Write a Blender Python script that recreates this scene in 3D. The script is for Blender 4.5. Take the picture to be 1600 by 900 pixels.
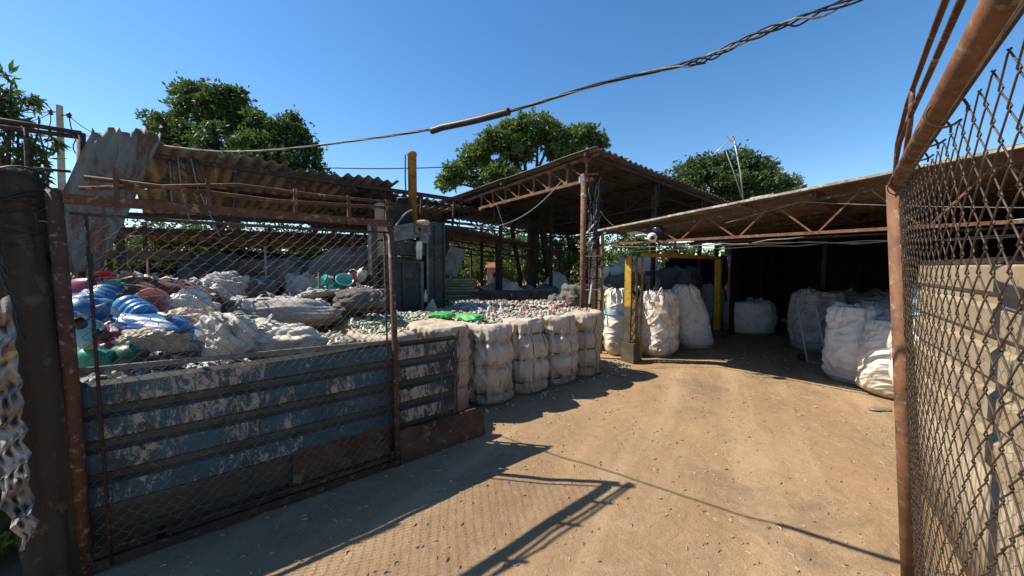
import bpy, math, random
import numpy as np
from mathutils import Vector, Matrix, Euler
random.seed(7); rng = np.random.default_rng(7)
S = bpy.context.scene
for o in list(bpy.data.objects): bpy.data.objects.remove(o)
COL = S.collection
R = math.radians
# ------------------------------------------------------------------ camera, sky, sun, exposure
CAM = Vector((0, 0, 1.7)); FPX = 600.0; PITCH = math.atan(32/600)
cam = bpy.data.cameras.new('camera'); camo = bpy.data.objects.new('camera', cam); COL.objects.link(camo)
camo.location = CAM; camo.rotation_euler = (math.pi/2-PITCH, 0, 0)
cam.lens = 36*FPX/1600; cam.sensor_width = 36; cam.clip_start = .02; cam.clip_end = 3000
S.camera = camo
SUN_ELEV = R(48.5)
LD = Vector((.99*math.cos(SUN_ELEV), -.14*math.cos(SUN_ELEV), -math.sin(SUN_ELEV))).normalized()   # the way the light travels
W = bpy.data.worlds.new('World'); S.world = W; W.use_nodes = True
wn = W.node_tree; wn.nodes.clear()
sky = wn.nodes.new('ShaderNodeTexSky'); sky.sky_type = 'NISHITA'; sky.sun_disc = False
sky.sun_elevation = SUN_ELEV; sky.sun_rotation = math.atan2(-LD.x, -LD.y)
sky.air_density = 1.0; sky.dust_density = .2; sky.ozone_density = 1.6; sky.altitude = 300
bg = wn.nodes.new('ShaderNodeBackground'); bg.inputs['Strength'].default_value = .108
wo = wn.nodes.new('ShaderNodeOutputWorld')
hs = wn.nodes.new('ShaderNodeHueSaturation'); hs.inputs['Saturation'].default_value = 1.28
wn.links.new(sky.outputs[0], hs.inputs['Color']); wn.links.new(hs.outputs[0], bg.inputs[0]); wn.links.new(bg.outputs[0], wo.inputs[0])
sl = bpy.data.lights.new('sun', 'SUN'); sl.energy = 5.0; sl.angle = R(.5); sl.color = (1, .90, .76)
so = bpy.data.objects.new('sun', sl); COL.objects.link(so)
so.rotation_euler = LD.to_track_quat('-Z', 'Y').to_euler(); so.location = (-20, 5, 20)
S.view_settings.view_transform = 'Standard'; S.view_settings.look = 'None'
S.view_settings.exposure = 0.8; S.view_settings.gamma = 1.0
S.render.engine = 'CYCLES'
S.cycles.max_bounces = 5; S.cycles.diffuse_bounces = 3; S.cycles.glossy_bounces = 2
S.cycles.transparent_max_bounces = 6; S.cycles.transmission_bounces = 3

# ------------------------------------------------------------------ photo pixel -> point in the place
def ray(px, py):
    a = (px-800)/FPX; b = (450-py)/FPX
    return Vector((a, math.cos(PITCH)+b*math.sin(PITCH), -math.sin(PITCH)+b*math.cos(PITCH)))
def P(px, py, Y):
    d = ray(px, py); return CAM + d*(Y/d.y)
def G(px, py, z=0.0):
    d = ray(px, py); return CAM + d*((z-CAM.z)/d.z)
U = Vector((.759, .651, 0)); V = Vector((-.651, .759, 0)); Z = Vector((0, 0, 1))
O0 = Vector((-.98, 3.2, 0))                      # foot of the gate's free post
def L(s, d, z=0.0): return O0 + U*s + V*d + Z*z  # yard coordinates: s along the fence line, d behind it
YAW = math.atan2(U.y, U.x)

# ------------------------------------------------------------------ numpy noise
def _h(i, j, k, seed):
    n = (i*73856093) ^ (j*19349663) ^ (k*83492791) ^ (seed*2654435)
    n = n & 0xffffffff; n = ((n ^ (n >> 15))*2246822519) & 0xffffffff; n = ((n ^ (n >> 13))*3266489917) & 0xffffffff
    n = n ^ (n >> 16)
    return (n & 0xffff)/32767.5-1
def noise(p, seed=0):
    p = np.asarray(p, float); f = np.floor(p).astype(np.int64); t = p-f; t = t*t*(3-2*t)
    x, y, z = f[:, 0], f[:, 1], f[:, 2]; r = 0
    for a in (0, 1):
        for b in (0, 1):
            for c in (0, 1):
                w = (t[:, 0] if a else 1-t[:, 0])*(t[:, 1] if b else 1-t[:, 1])*(t[:, 2] if c else 1-t[:, 2])
                r = r + w*_h(x+a, y+b, z+c, seed)
    return r
def fbm(p, seed=0, o=3):
    r = 0; a = 1.0
    for i in range(o):
        r = r+a*noise(np.asarray(p)*2**i+i*11.3, seed+i); a *= .5
    return r
def ridged(p, seed=0, o=2):
    r = 0; a = 1.0
    for i in range(o):
        r = r+a*(1-2.6*np.abs(noise(np.asarray(p)*2**i+i*7.7, seed+i))); a *= .5
    return r

def billow(p, seed=0, o=3):                       # rounded puffs with creases between them
    r = 0; a = 1.0; p = np.asarray(p)
    p = p+.35*np.stack([noise(p*.8, seed+31), noise(p*.8, seed+32), noise(p*.8, seed+33)], 1)
    for i in range(o):
        r = r+a*(2.2*np.abs(noise(p*1.9**i+i*7.7, seed+i))-.55); a *= .48
    return r

def crump(p, seed=0, f0=3.0, k=7):               # crisp facets of crushed film and cloth
    p = np.asarray(p); q = np.random.default_rng(seed+900); out = np.zeros(len(p)); tot = 0
    wp = p+.22*np.stack([noise(p*1.7, seed+51), noise(p*1.7, seed+52), noise(p*1.7, seed+53)], 1)
    for i in range(k):
        d = q.normal(size=3); d /= np.linalg.norm(d); f = f0*(1.28**i); w = 1/(1.28**i)**.85
        t = np.abs(((wp@d)*f+q.uniform(0, 9)+.8*noise(p*1.1+i*3.3, seed+70+i)) % 2-1)
        m = np.clip(.6+1.2*noise(p*1.6+i*4.7, seed+90+i), .05, 1)
        out += w*(t-.5)*m; tot += w
    return out*2/tot*1.6
def folds(p, seed=0, fr=9.0, sharp=2.2, k=4):      # long flowing cloth creases
    p = np.asarray(p); q = np.random.default_rng(seed+500); out = np.zeros(len(p))
    wp = p+.16*np.stack([noise(p*3.1, seed+41), noise(p*3.1, seed+42), noise(p*3.1, seed+43)], 1)
    for i in range(k):
        d = q.normal(size=3); d /= np.linalg.norm(d); f = fr*q.uniform(.7, 1.5)
        ph = wp@d*f+2.2*noise(p*1.4+i*5, seed+60+i)
        mask = np.clip(noise(p*2.6+i*9.1, seed+80+i)*2.2+.1, 0, 1)
        out = out+(1-np.abs(np.sin(ph)))**sharp*mask
    return out-.35

# ------------------------------------------------------------------ materials
def rgb(c): return (c[0], c[1], c[2], 1)
class NT:
    def __init__(s, name, rough=.8, spec=.3, metal=0):
        s.m = bpy.data.materials.new(name); s.m.use_nodes = True; s.t = s.m.node_tree
        s.b = s.t.nodes['Principled BSDF']; s.b.inputs['Roughness'].default_value = rough
        s.b.inputs['Specular IOR Level'].default_value = spec; s.b.inputs['Metallic'].default_value = metal
        s.tc = s.t.nodes.new('ShaderNodeTexCoord'); s.oi = s.t.nodes.new('ShaderNodeObjectInfo')
        s.coord = s.tc.outputs['Object']
    def offset(s):                                # alike pieces share a mesh; shift their texture by object
        v = s.t.nodes.new('ShaderNodeVectorMath'); v.operation = 'MULTIPLY_ADD'
        s.t.links.new(s.oi.outputs['Random'], v.inputs[0]); v.inputs[1].default_value = (37, 53, 19)
        s.t.links.new(s.tc.outputs['Object'], v.inputs[2]); s.coord = v.outputs[0]; return s
    def noise(s, scale, detail=6, rough=.6, dist=0, stretch=None):
        n = s.t.nodes.new('ShaderNodeTexNoise'); n.inputs['Scale'].default_value = scale
        n.inputs['Detail'].default_value = detail; n.inputs['Roughness'].default_value = rough
        n.inputs['Distortion'].default_value = dist
        c = s.coord
        if stretch:
            mp = s.t.nodes.new('ShaderNodeMapping'); mp.inputs['Scale'].default_value = stretch
            s.t.links.new(c, mp.inputs[0]); c = mp.outputs[0]
        s.t.links.new(c, n.inputs['Vector']); return n.outputs['Fac']
    def vor(s, scale, feature='F1', stretch=None):
        n = s.t.nodes.new('ShaderNodeTexVoronoi'); n.inputs['Scale'].default_value = scale; n.feature = feature
        s.t.links.new(s.coord, n.inputs['Vector']); return n.outputs['Distance']
    def ramp(s, src, lo, hi):
        n = s.t.nodes.new('ShaderNodeMapRange'); s.t.links.new(src, n.inputs[0])
        n.inputs[1].default_value = lo; n.inputs[2].default_value = hi; return n.outputs[0]
    def mul(s, a, b, op='MULTIPLY'):
        n = s.t.nodes.new('ShaderNodeMath'); n.operation = op
        for i, q in enumerate((a, b)):
            if isinstance(q, (int, float)): n.inputs[i].default_value = q
            else: s.t.links.new(q, n.inputs[i])
        return n.outputs[0]
    def mix(s, f, a, b, mode='MIX'):
        n = s.t.nodes.new('ShaderNodeMix'); n.data_type = 'RGBA'; n.blend_type = mode
        if isinstance(f, (int, float)): n.inputs[0].default_value = f
        else: s.t.links.new(f, n.inputs[0])
        for i, q in ((6, a), (7, b)):
            if isinstance(q, tuple): n.inputs[i].default_value = rgb(q)
            else: s.t.links.new(q, n.inputs[i])
        return n.outputs[2]
    def col(s, c):
        if isinstance(c, tuple): s.b.inputs['Base Color'].default_value = rgb(c)
        else: s.t.links.new(c, s.b.inputs['Base Color'])
        return s
    def bump(s, src, strength=.5, dist=.01):
        n = s.t.nodes.new('ShaderNodeBump'); n.inputs['Strength'].default_value = strength
        n.inputs['Distance'].default_value = dist; s.t.links.new(src, n.inputs['Height'])
        prev = s.b.inputs['Normal'].links
        if prev: s.t.links.new(prev[0].from_socket, n.inputs['Normal'])
        s.t.links.new(n.outputs[0], s.b.inputs['Normal']); return s
def worn(name, a, b, c=None, scale=6, lo=.42, hi=.6, rough=.75, bump=.4, bscale=40, stretch=None, metal=0, spec=.3, bdist=.004):
    n = NT(name, rough, spec, metal).offset()
    x = n.mix(n.ramp(n.noise(scale, 8, .65, .4, stretch), lo, hi), a, b)
    if c: x = n.mix(n.ramp(n.noise(scale*2.7, 6, .7), .56, .62), x, c)
    x = n.mix(n.mul(n.noise(scale*6, 4), .35), x, (a[0]*.4, a[1]*.4, a[2]*.4))
    n.col(x); n.bump(n.noise(bscale, 5, .6, 0, stretch), bump, bdist); return n.m
M = {}
M['rust'] = worn('rusty_red_steel', (.115, .050, .026), (.055, .032, .024), (.26, .19, .15), 9, .4, .62)
M['rustlight'] = worn('rusty_orange_steel', (.21, .098, .052), (.10, .052, .03), (.24, .19, .14), 8)
M['rustdark'] = worn('dark_brown_steel', (.05, .026, .02), (.025, .02, .018), (.14, .09, .07), 7)
M['wire'] = worn('weathered_wire', (.22, .18, .14), (.09, .06, .045), None, 14, .4, .6, .5, .2, 60, None, .4)
M['wirebrown'] = worn('rusty_wire', (.10, .07, .05), (.045, .032, .024), None, 20, .4, .6, .55, .2, 60, None, .3)
M['log'] = worn('dark_weathered_log', (.06, .047, .033), (.024, .02, .015), (.10, .08, .055), 4, .4, .65, .95, .9, 14, (1, 1, .12), 0, .2, .02)
M['board'] = worn('stained_plywood', (.105, .058, .034), (.04, .025, .017), (.19, .135, .09), 4, .38, .62, .85, .6, 20, (.25, 1, 1), 0, .3, .006)
M['timber'] = worn('grey_timber', (.12, .09, .06), (.06, .045, .032), None, 5, .4, .6, .9, .6, 20, (.2, 1, 1))
M['yellow'] = worn('worn_yellow_paint', (.52, .33, .035), (.38, .23, .03), (.13, .075, .035), 7, .4, .65)
M['yellowdull'] = worn('dirty_yellow_paint', (.40, .24, .04), (.22, .12, .03), (.09, .05, .03), 6, .4, .6)
M['yellowpipe'] = worn('rust_streaked_yellow_pipe', (.33, .20, .04), (.18, .09, .03), (.10, .055, .03), 6, .42, .6, .7, .4, 30, (1, 1, .35))
M['press'] = worn('blackened_machine_steel', (.042, .048, .045), (.018, .021, .020), (.09, .088, .075), 4, .4, .65, .5, .3, 30)
M['presslight'] = worn('grey_machine_steel', (.17, .17, .155), (.07, .075, .07), (.24, .23, .2), 5, .4, .65, .6, .3, 30)
M['concrete'] = worn('dirty_concrete', (.13, .10, .07), (.07, .055, .04), None, 5, .35, .65, .95, .6, 30)
M['roofcement'] = worn('fibre_cement_sheet', (.16, .148, .13), (.07, .062, .054), (.045, .038, .03), 2.2, .38, .66, .95, .3, 25, (1, .3, 1))
M['rooflight'] = worn('pale_fibre_cement_sheet', (.25, .24, .215), (.11, .10, .088), (.06, .052, .042), 2.5, .38, .66, .95, .3, 25, (1, .3, 1))
M['shedroof'] = worn('brown_stained_sheet', (.17, .13, .095), (.09, .068, .05), (.24, .18, .12), 2.0, .35, .65, .9, .3, 25, (.15, 1, 1))
M['edge'] = worn('whitish_edge', (.55, .52, .46), (.25, .22, .18), (.1, .08, .06), 7, .4, .6)
M['blueridge'] = None
ls = NT('grey_sheet_with_rust', .7, .3)
lx = ls.mix(ls.ramp(ls.noise(2.4, 5), .35, .6), (.125, .138, .128), (.08, .09, .083))
lx = ls.mix(ls.ramp(ls.noise(4.2, 7, .7, .5, (1, .35, 1)), .475, .53), lx, (.075, .042, .027))
lx = ls.mix(ls.mul(ls.ramp(ls.noise(9, 6, .7, .2, (1, .2, 1)), .5, .7), .6), lx, (.20, .19, .17))
ls.col(lx); ls.bump(ls.noise(20, 5), .3, .004); M['leansheet'] = ls.m
M['crumple'] = worn('crumpled_zinc_sheet', (.34, .325, .29), (.15, .145, .135), (.48, .42, .34), 4, .4, .6, .9, .3, 30, None, 0, .15)
M['beige'] = worn('beige_painted_sheet', (.34, .275, .185), (.24, .19, .125), (.17, .12, .08), 3, .35, .65, .7, .3, 30, (.4, 1, 1))
M['beigeflat'] = worn('beige_flat_panel', (.34, .28, .195), (.26, .21, .145), (.2, .15, .1), 2.4, .35, .7, .8, .3, 22)
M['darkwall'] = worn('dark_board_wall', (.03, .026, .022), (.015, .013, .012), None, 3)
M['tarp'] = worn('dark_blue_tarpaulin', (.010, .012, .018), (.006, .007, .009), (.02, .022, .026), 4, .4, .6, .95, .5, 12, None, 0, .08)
M['cable'] = worn('black_cable', (.018, .018, .018), (.032, .032, .03), None, 30, .4, .6, .5)
M['cablegrey'] = worn('grey_cable', (.30, .29, .27), (.16, .15, .14), None, 25, .4, .6, .6)
M['bark'] = worn('bark', (.085, .065, .045), (.035, .028, .02), None, 8, .4, .6, .95, .8, 30, (1, 1, .2))
M['polecon'] = worn('pale_concrete_pole', (.42, .39, .34), (.3, .27, .23), None, 6)
M['white'] = worn('dirty_white_plastic', (.68, .66, .6), (.45, .42, .37), None, 9, .45, .7, .5)
M['silver'] = worn('bare_steel_tube', (.50, .50, .48), (.34, .33, .31), None, 15, .4, .6, .35, .1, 60, None, .15)
M['darkglass'] = worn('dark_lamp_dome', (.02, .025, .035), (.03, .035, .045), None, 6, .4, .6, .15)
M['hut'] = worn('whitewashed_wall', (.6, .58, .52), (.4, .36, .3), None, 5)
M['tile'] = worn('clay_tile', (.30, .13, .07), (.2, .09, .06), None, 9)
M['cardboard'] = worn('stacked_cardboard', (.26, .22, .13), (.16, .13, .08), None, 6)
def fabric(name, a, b, stain, sc=3.0, lo=.5, hi=.72, rough=.75, seams=False):
    n = NT(name, rough, .25).offset()
    x = n.mix(n.ramp(n.noise(sc, 6, .65, .8), lo, hi), a, b)
    x = n.mix(n.ramp(n.noise(sc*2.2, 8, .72, 1.5), .57, .70), x, stain)
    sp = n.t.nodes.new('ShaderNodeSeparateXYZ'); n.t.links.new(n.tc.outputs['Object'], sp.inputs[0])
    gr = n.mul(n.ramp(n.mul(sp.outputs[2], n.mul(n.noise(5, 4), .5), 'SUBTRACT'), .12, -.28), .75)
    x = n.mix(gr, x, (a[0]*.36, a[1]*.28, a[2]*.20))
    n.col(x); cr = n.t.nodes.new('ShaderNodeTexNoise'); cr.noise_type = 'RIDGED_MULTIFRACTAL'; cr.inputs['Scale'].default_value = 5.5; cr.inputs['Detail'].default_value = 5; cr.inputs['Distortion'].default_value = .9
    n.t.links.new(n.coord, cr.inputs['Vector']); n.bump(cr.outputs['Fac'], .3, .010)
    n.bump(n.noise(9, 4, .55, 1.2), .35, .02); n.bump(n.noise(60, 3, .6), .2, .003); return n.m
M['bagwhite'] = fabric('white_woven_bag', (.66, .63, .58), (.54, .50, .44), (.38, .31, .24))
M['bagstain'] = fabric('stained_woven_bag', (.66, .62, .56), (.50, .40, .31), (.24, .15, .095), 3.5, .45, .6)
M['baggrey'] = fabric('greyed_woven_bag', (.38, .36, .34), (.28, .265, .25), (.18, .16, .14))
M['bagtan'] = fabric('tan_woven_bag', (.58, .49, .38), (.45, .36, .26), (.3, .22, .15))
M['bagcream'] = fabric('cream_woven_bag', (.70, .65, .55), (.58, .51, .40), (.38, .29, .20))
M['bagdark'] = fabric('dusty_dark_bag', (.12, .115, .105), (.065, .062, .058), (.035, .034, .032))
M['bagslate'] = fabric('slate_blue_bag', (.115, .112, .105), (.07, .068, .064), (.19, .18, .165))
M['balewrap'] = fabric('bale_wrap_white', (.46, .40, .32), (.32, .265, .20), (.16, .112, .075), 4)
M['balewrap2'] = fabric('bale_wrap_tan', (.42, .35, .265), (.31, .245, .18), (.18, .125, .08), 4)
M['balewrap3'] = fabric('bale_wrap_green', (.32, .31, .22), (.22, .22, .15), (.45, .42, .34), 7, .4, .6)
M['bluebag'] = fabric('light_blue_cloth', (.22, .45, .56), (.15, .35, .48), (.5, .55, .55))
M['maroon'] = fabric('maroon_cloth', (.10, .04, .03), (.06, .03, .025), (.2, .14, .1))
M['strap'] = worn('bale_strap', (.09, .06, .04), (.045, .032, .025), None, 20)
def plast(name, c, rough=.3, trans=0):
    n = NT(name, rough, .5).offset()
    n.col(n.mix(n.ramp(n.noise(7, 4), .4, .75), c, (c[0]*.6+.02, c[1]*.6+.02, c[2]*.6+.02)))
    if trans: n.b.inputs['Transmission Weight'].default_value = trans
    n.bump(n.noise(14, 3), .2, .01); return n.m
PL = {'blue': (.03, .19, .40), 'brightblue': (.04, .30, .66), 'cyan': (.20, .50, .66), 'navy': (.02, .05, .22), 'green': (.02, .36, .22),
      'teal': (.05, .55, .48), 'darkgreen': (.015, .13, .07), 'red': (.50, .02, .05), 'pink': (.62, .22, .19), 'magenta': (.25, .025, .09),
      'clear': (.42, .43, .39), 'palegreen': (.27, .33, .20), 'cream': (.47, .40, .29), 'grey': (.35, .35, .35), 'black': (.02, .02, .02), 'limegreen': (.08, .42, .10),
      'orange': (.5, .2, .08), 'brown': (.16, .1, .06), 'royal': (.02, .12, .30)}
for k, c in PL.items(): M['p_'+k] = plast('plastic_'+k, c, .38, .3 if k in ('blue', 'brightblue', 'green', 'cyan', 'teal') else 0)

# blue corrugated sheet: flaked paint on the ribs, ribs' shade painted grey-olive in the troughs
def flake(name, paint, flakec, bare, amount):
    n = NT(name, .6, .3).offset()
    st = (.55, 1, 1.3)
    f1 = n.ramp(n.mul(n.mul(n.noise(2.6, 3, .6, .4, st), .45), n.mul(n.noise(21.0, 10, .85, .9, (.4, 1, 1.5)), .95), 'ADD'), amount*1.4, amount*1.4+.012)
    f2 = n.ramp(n.noise(11.0, 7, .7, .3, st), .60, .615)
    base = n.mix(n.ramp(n.noise(2.2, 5), .4, .65), paint, (paint[0]*.5, paint[1]*.55, paint[2]*.55))
    x = n.mix(f1, base, flakec); x = n.mix(f2, x, bare)
    x = n.mix(n.mul(n.ramp(n.noise(18, 5), .45, .8), .5), x, (.05, .045, .035))
    n.col(x); n.bump(f1, .4, .002); n.bump(n.noise(30, 4), .3, .003); return n.m
M['blueridge'] = flake('flaking_blue_paint', (.030, .088, .125), (.34, .315, .26), (.045, .05, .045), .535)
M['blueridge2'] = flake('flaking_slate_paint', (.026, .046, .060), (.31, .285, .24), (.07, .06, .05), .512)
M['bluetrough'] = flake('shade_olive_trough', (.058, .064, .060), (.10, .094, .08), (.03, .032, .03), .57)
M['bluebottom'] = flake('bare_grey_bottom', (.055, .055, .045), (.04, .04, .032), (.03, .03, .025), .6)

def leafmat(name, a, b):
    n = NT(name, .55, .35)
    n.col(n.mix(n.ramp(n.noise(9, 3, .7), .6, .75), n.mix(n.ramp(n.noise(1.6, 4, .7), .35, .68), a, b), (b[0]*1.5, b[1]*1.35, b[2]*1.3)))
    n.b.inputs['Subsurface Weight'].default_value = 0
    tr = n.t.nodes.new('ShaderNodeBsdfTranslucent'); tr.inputs[0].default_value = rgb((b[0]*1.3, b[1]*1.5, b[2]*.8))
    ms = n.t.nodes.new('ShaderNodeMixShader'); ms.inputs[0].default_value = .25
    out = n.t.nodes['Material Output']
    n.t.links.new(n.b.outputs[0], ms.inputs[1]); n.t.links.new(tr.outputs[0], ms.inputs[2]); n.t.links.new(ms.outputs[0], out.inputs[0])
    return n.m
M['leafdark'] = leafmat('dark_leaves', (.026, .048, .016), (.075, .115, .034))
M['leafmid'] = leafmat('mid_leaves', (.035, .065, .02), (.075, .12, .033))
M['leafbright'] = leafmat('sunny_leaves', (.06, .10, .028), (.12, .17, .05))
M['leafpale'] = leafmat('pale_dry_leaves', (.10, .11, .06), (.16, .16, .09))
M['weed'] = leafmat('weed_leaves', (.07, .12, .03), (.14, .19, .05))

# ground
g = NT('packed_brown_dirt', .95, .15)
c1 = g.mix(g.ramp(g.noise(.45, 6, .6, .5), .35, .65), (.315, .21, .118), (.25, .162, .09))
gm = g.t.nodes.new('ShaderNodeMapping'); gm.inputs['Rotation'].default_value = (0, 0, R(-62)); g.t.links.new(g.coord, gm.inputs[0]); gc = g.coord; g.coord = gm.outputs[0]
c1 = g.mix(g.mul(g.ramp(g.noise(1.5, 5, .6, .3, (.12, 1, 1)), .46, .60), .8), c1, (.39, .275, .165))
c1 = g.mix(g.mul(g.ramp(g.noise(.9, 6, .7, .8), .54, .66), .6), c1, (.17, .12, .078))
g.coord = gc
c1 = g.mix(g.ramp(g.noise(6, 8, .75, 1.2), .5, .72), c1, (.36, .255, .165))
c1 = g.mix(g.ramp(g.noise(26, 6, .8, 1.0), .55, .7), c1, (.20, .135, .082))
c1 = g.mix(g.mul(g.ramp(g.vor(38), .0, .22), -1, 'ADD'), c1, c1)
c1 = g.mix(g.ramp(g.noise(80, 3, .8), .62, .72), c1, (.42, .32, .22))
g.col(c1)
g.bump(g.noise(5, 6, .6, 1.5), .45, .04); g.bump(g.noise(34, 6, .7, 2.2), .8, .014); g.bump(g.noise(120, 3, .7), .5, .004)
M['ground'] = g.m

# ------------------------------------------------------------------ objects, parts
def tag(o, label=None, cat=None, group=None, kind=None):
    if label: o['label'] = label
    if cat: o['category'] = cat
    if group: o['group'] = group
    if kind: o['kind'] = kind
    return o
def thing(name, label, cat, loc, rot=(0, 0, 0), group=None):
    o = bpy.data.objects.new(name, None); COL.objects.link(o); o.location = loc; o.rotation_euler = rot
    o.empty_display_size = .1
    return tag(o, label, cat, group)
def link(name, me, parent=None, mats=None, loc=None):
    if mats is not None:
        me.materials.clear()
        for m in (mats if isinstance(mats, list) else [mats]): me.materials.append(m)
    o = bpy.data.objects.new(name, me); COL.objects.link(o)
    if parent: o.parent = parent
    if loc is not None: o.location = loc
    return o
def npmesh(name, v, f, mi=None, smooth=False):
    """v (N,3), f (M,k) numpy"""
    me = bpy.data.meshes.new(name); v = np.asarray(v, np.float32); f = np.asarray(f, np.int32); k = f.shape[1]
    me.vertices.add(len(v)); me.vertices.foreach_set('co', v.ravel())
    me.loops.add(f.size); me.loops.foreach_set('vertex_index', f.ravel())
    me.polygons.add(len(f)); me.polygons.foreach_set('loop_start', np.arange(0, f.size, k, dtype=np.int32))
    if mi is not None: me.polygons.foreach_set('material_index', np.asarray(mi, np.int32))
    me.polygons.foreach_set('use_smooth', np.full(len(f), smooth))
    me.update(calc_edges=True); me.validate(); return me
class MB:
    def __init__(s): s.v = []; s.f = []; s.mi = []
    def add(s, vs, fs, m=0):
        b = len(s.v); s.v += [tuple(v) for v in vs]; s.f += [tuple(b+i for i in f) for f in fs]; s.mi += [m]*len(fs)
    def obox(s, c, ex, ey, ez, m=0):             # centre and three half-extent vectors
        c, ex, ey, ez = map(Vector, (c, ex, ey, ez))
        vs = [c+ex*a+ey*b+ez*d for a in (-1, 1) for b in (-1, 1) for d in (-1, 1)]
        s.add(vs, [(0, 1, 3, 2), (4, 6, 7, 5), (0, 4, 5, 1), (2, 3, 7, 6), (0, 2, 6, 4), (1, 5, 7, 3)], m)
    def beam(s, a, b, w, h=None, m=0, up=Z):     # rectangular bar from a to b
        a, b = Vector(a), Vector(b); d = (b-a); h = h or w
        if d.length < 1e-6: return
        x = d.normalized(); y = up.cross(x)
        if y.length < 1e-3: y = Vector((1, 0, 0)).cross(x)
        y.normalize(); z = x.cross(y)
        s.obox((a+b)/2, d/2, y*w/2, z*h/2, m)
    def tube(s, pts, r, n=6, m=0, cap=True):
        pts = [Vector(p) for p in pts]; k = len(pts); rs = r if isinstance(r, (list, tuple)) else [r]*k
        b = len(s.v); prev = None
        for i, p in enumerate(pts):
            t = (pts[min(i+1, k-1)]-pts[max(i-1, 0)]).normalized()
            if prev is None:
                y = t.cross(Z)
                if y.length < .1: y = t.cross(Vector((1, 0, 0)))
                y.normalize()
            else: y = (prev-t*prev.dot(t)).normalized()
            prev = y; z = t.cross(y)
            for j in range(n):
                a = 2*math.pi*j/n; s.v.append(tuple(p+(y*math.cos(a)+z*math.sin(a))*rs[i]))
        for i in range(k-1):
            for j in range(n):
                s.f.append((b+i*n+j, b+i*n+(j+1) % n, b+(i+1)*n+(j+1) % n, b+(i+1)*n+j)); s.mi.append(m)
        if cap:
            s.f.append(tuple(b+j for j in reversed(range(n)))); s.f.append(tuple(b+(k-1)*n+j for j in range(n))); s.mi += [m, m]
    def lathe(s, prof, n=16, M4=None, m=0, closed=True):
        b = len(s.v); M4 = M4 or Matrix()
        for r, z in prof:
            for j in range(n):
                a = 2*math.pi*j/n; s.v.append(tuple(M4 @ Vector((r*math.cos(a), r*math.sin(a), z))))
        for i in range(len(prof)-1):
            for j in range(n):
                s.f.append((b+i*n+j, b+i*n+(j+1) % n, b+(i+1)*n+(j+1) % n, b+(i+1)*n+j)); s.mi.append(m)
        if closed:
            s.f.append(tuple(b+j for j in reversed(range(n)))); s.f.append(tuple(b+(len(prof)-1)*n+j for j in range(n))); s.mi += [m, m]
    def mesh(s, name, origin=(0, 0, 0), smooth=False):
        o = Vector(origin); me = bpy.data.meshes.new(name)
        me.from_pydata([tuple(Vector(v)-o) for v in s.v], [], s.f)
        me.polygons.foreach_set('material_index', s.mi); me.polygons.foreach_set('use_smooth', [smooth]*len(s.f))
        me.update(); return me
    def build(s, name, mats, parent=None, smooth=False, origin=None):
        """coordinates are world ones; parents are never rotated when this is used"""
        if parent is not None: return link(name, s.mesh(name, parent.location, smooth), parent, mats)
        if origin is None:
            a = np.array(s.v); origin = Vector(((a[:, 0].min()+a[:, 0].max())/2, (a[:, 1].min()+a[:, 1].max())/2, a[:, 2].min()))
        return link(name, s.mesh(name, origin, smooth), None, mats, origin)
def bar(parent, name, a, b, w, h, mat, up=Z):
    m = MB(); m.beam(a, b, w, h, 0, up); return m.build(name, mat, parent)
def rod(parent, name, pts, r, mat, n=8):
    m = MB(); m.tube(pts, r, n); return m.build(name, mat, parent, True)
def sag(a, b, dip, n=14, wob=0, seed=0):
    a, b = Vector(a), Vector(b); q = random.Random(seed)
    return [a.lerp(b, i/n)-Z*dip*4*(i/n)*(1-i/n)+Vector([q.uniform(-wob, wob) for _ in range(3)])*(0 < i < n) for i in range(n+1)]

# ------------------------------------------------------------------ ground
def ground_z(p):
    p = np.asarray(p, float); q = np.stack([p[:, 0], p[:, 1], np.zeros(len(p))], 1); r = np.hypot(q[:, 0]-1, q[:, 1]-4)
    rel = q-np.array([1.2, 2.6, 0]); off = rel[:, 0]*math.cos(R(28))-rel[:, 1]*math.sin(R(28))   # two shallow wheel tracks toward the shed
    rut = -.012*(np.exp(-((off-.35)/.16)**2)+np.exp(-((off+1.0)/.16)**2))
    return (fbm(q*1.3, 3, 3)*.011+fbm(q*7, 8, 2)*.0035+rut)*np.clip(1.5-r/12, 0, 1)
def build_ground():
    n = 300; t = np.linspace(-1, 1, n)
    ax = np.sign(t)*(9*np.abs(t)+400*np.abs(t)**9)
    X, Y = np.meshgrid(ax+1, ax+5)
    p = np.stack([X.ravel(), Y.ravel(), np.zeros(n*n)], 1)
    p[:, 2] = ground_z(p)
    i = np.arange(n-1); I, J = np.meshgrid(i, i); a = (J*n+I).ravel()
    f = np.stack([a, a+1, a+n+1, a+n], 1)
    o = link('ground', npmesh('ground', p, f, None, True), None, M['ground']); tag(o, 'packed brown dirt yard', None, None, 'structure')
build_ground()

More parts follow.
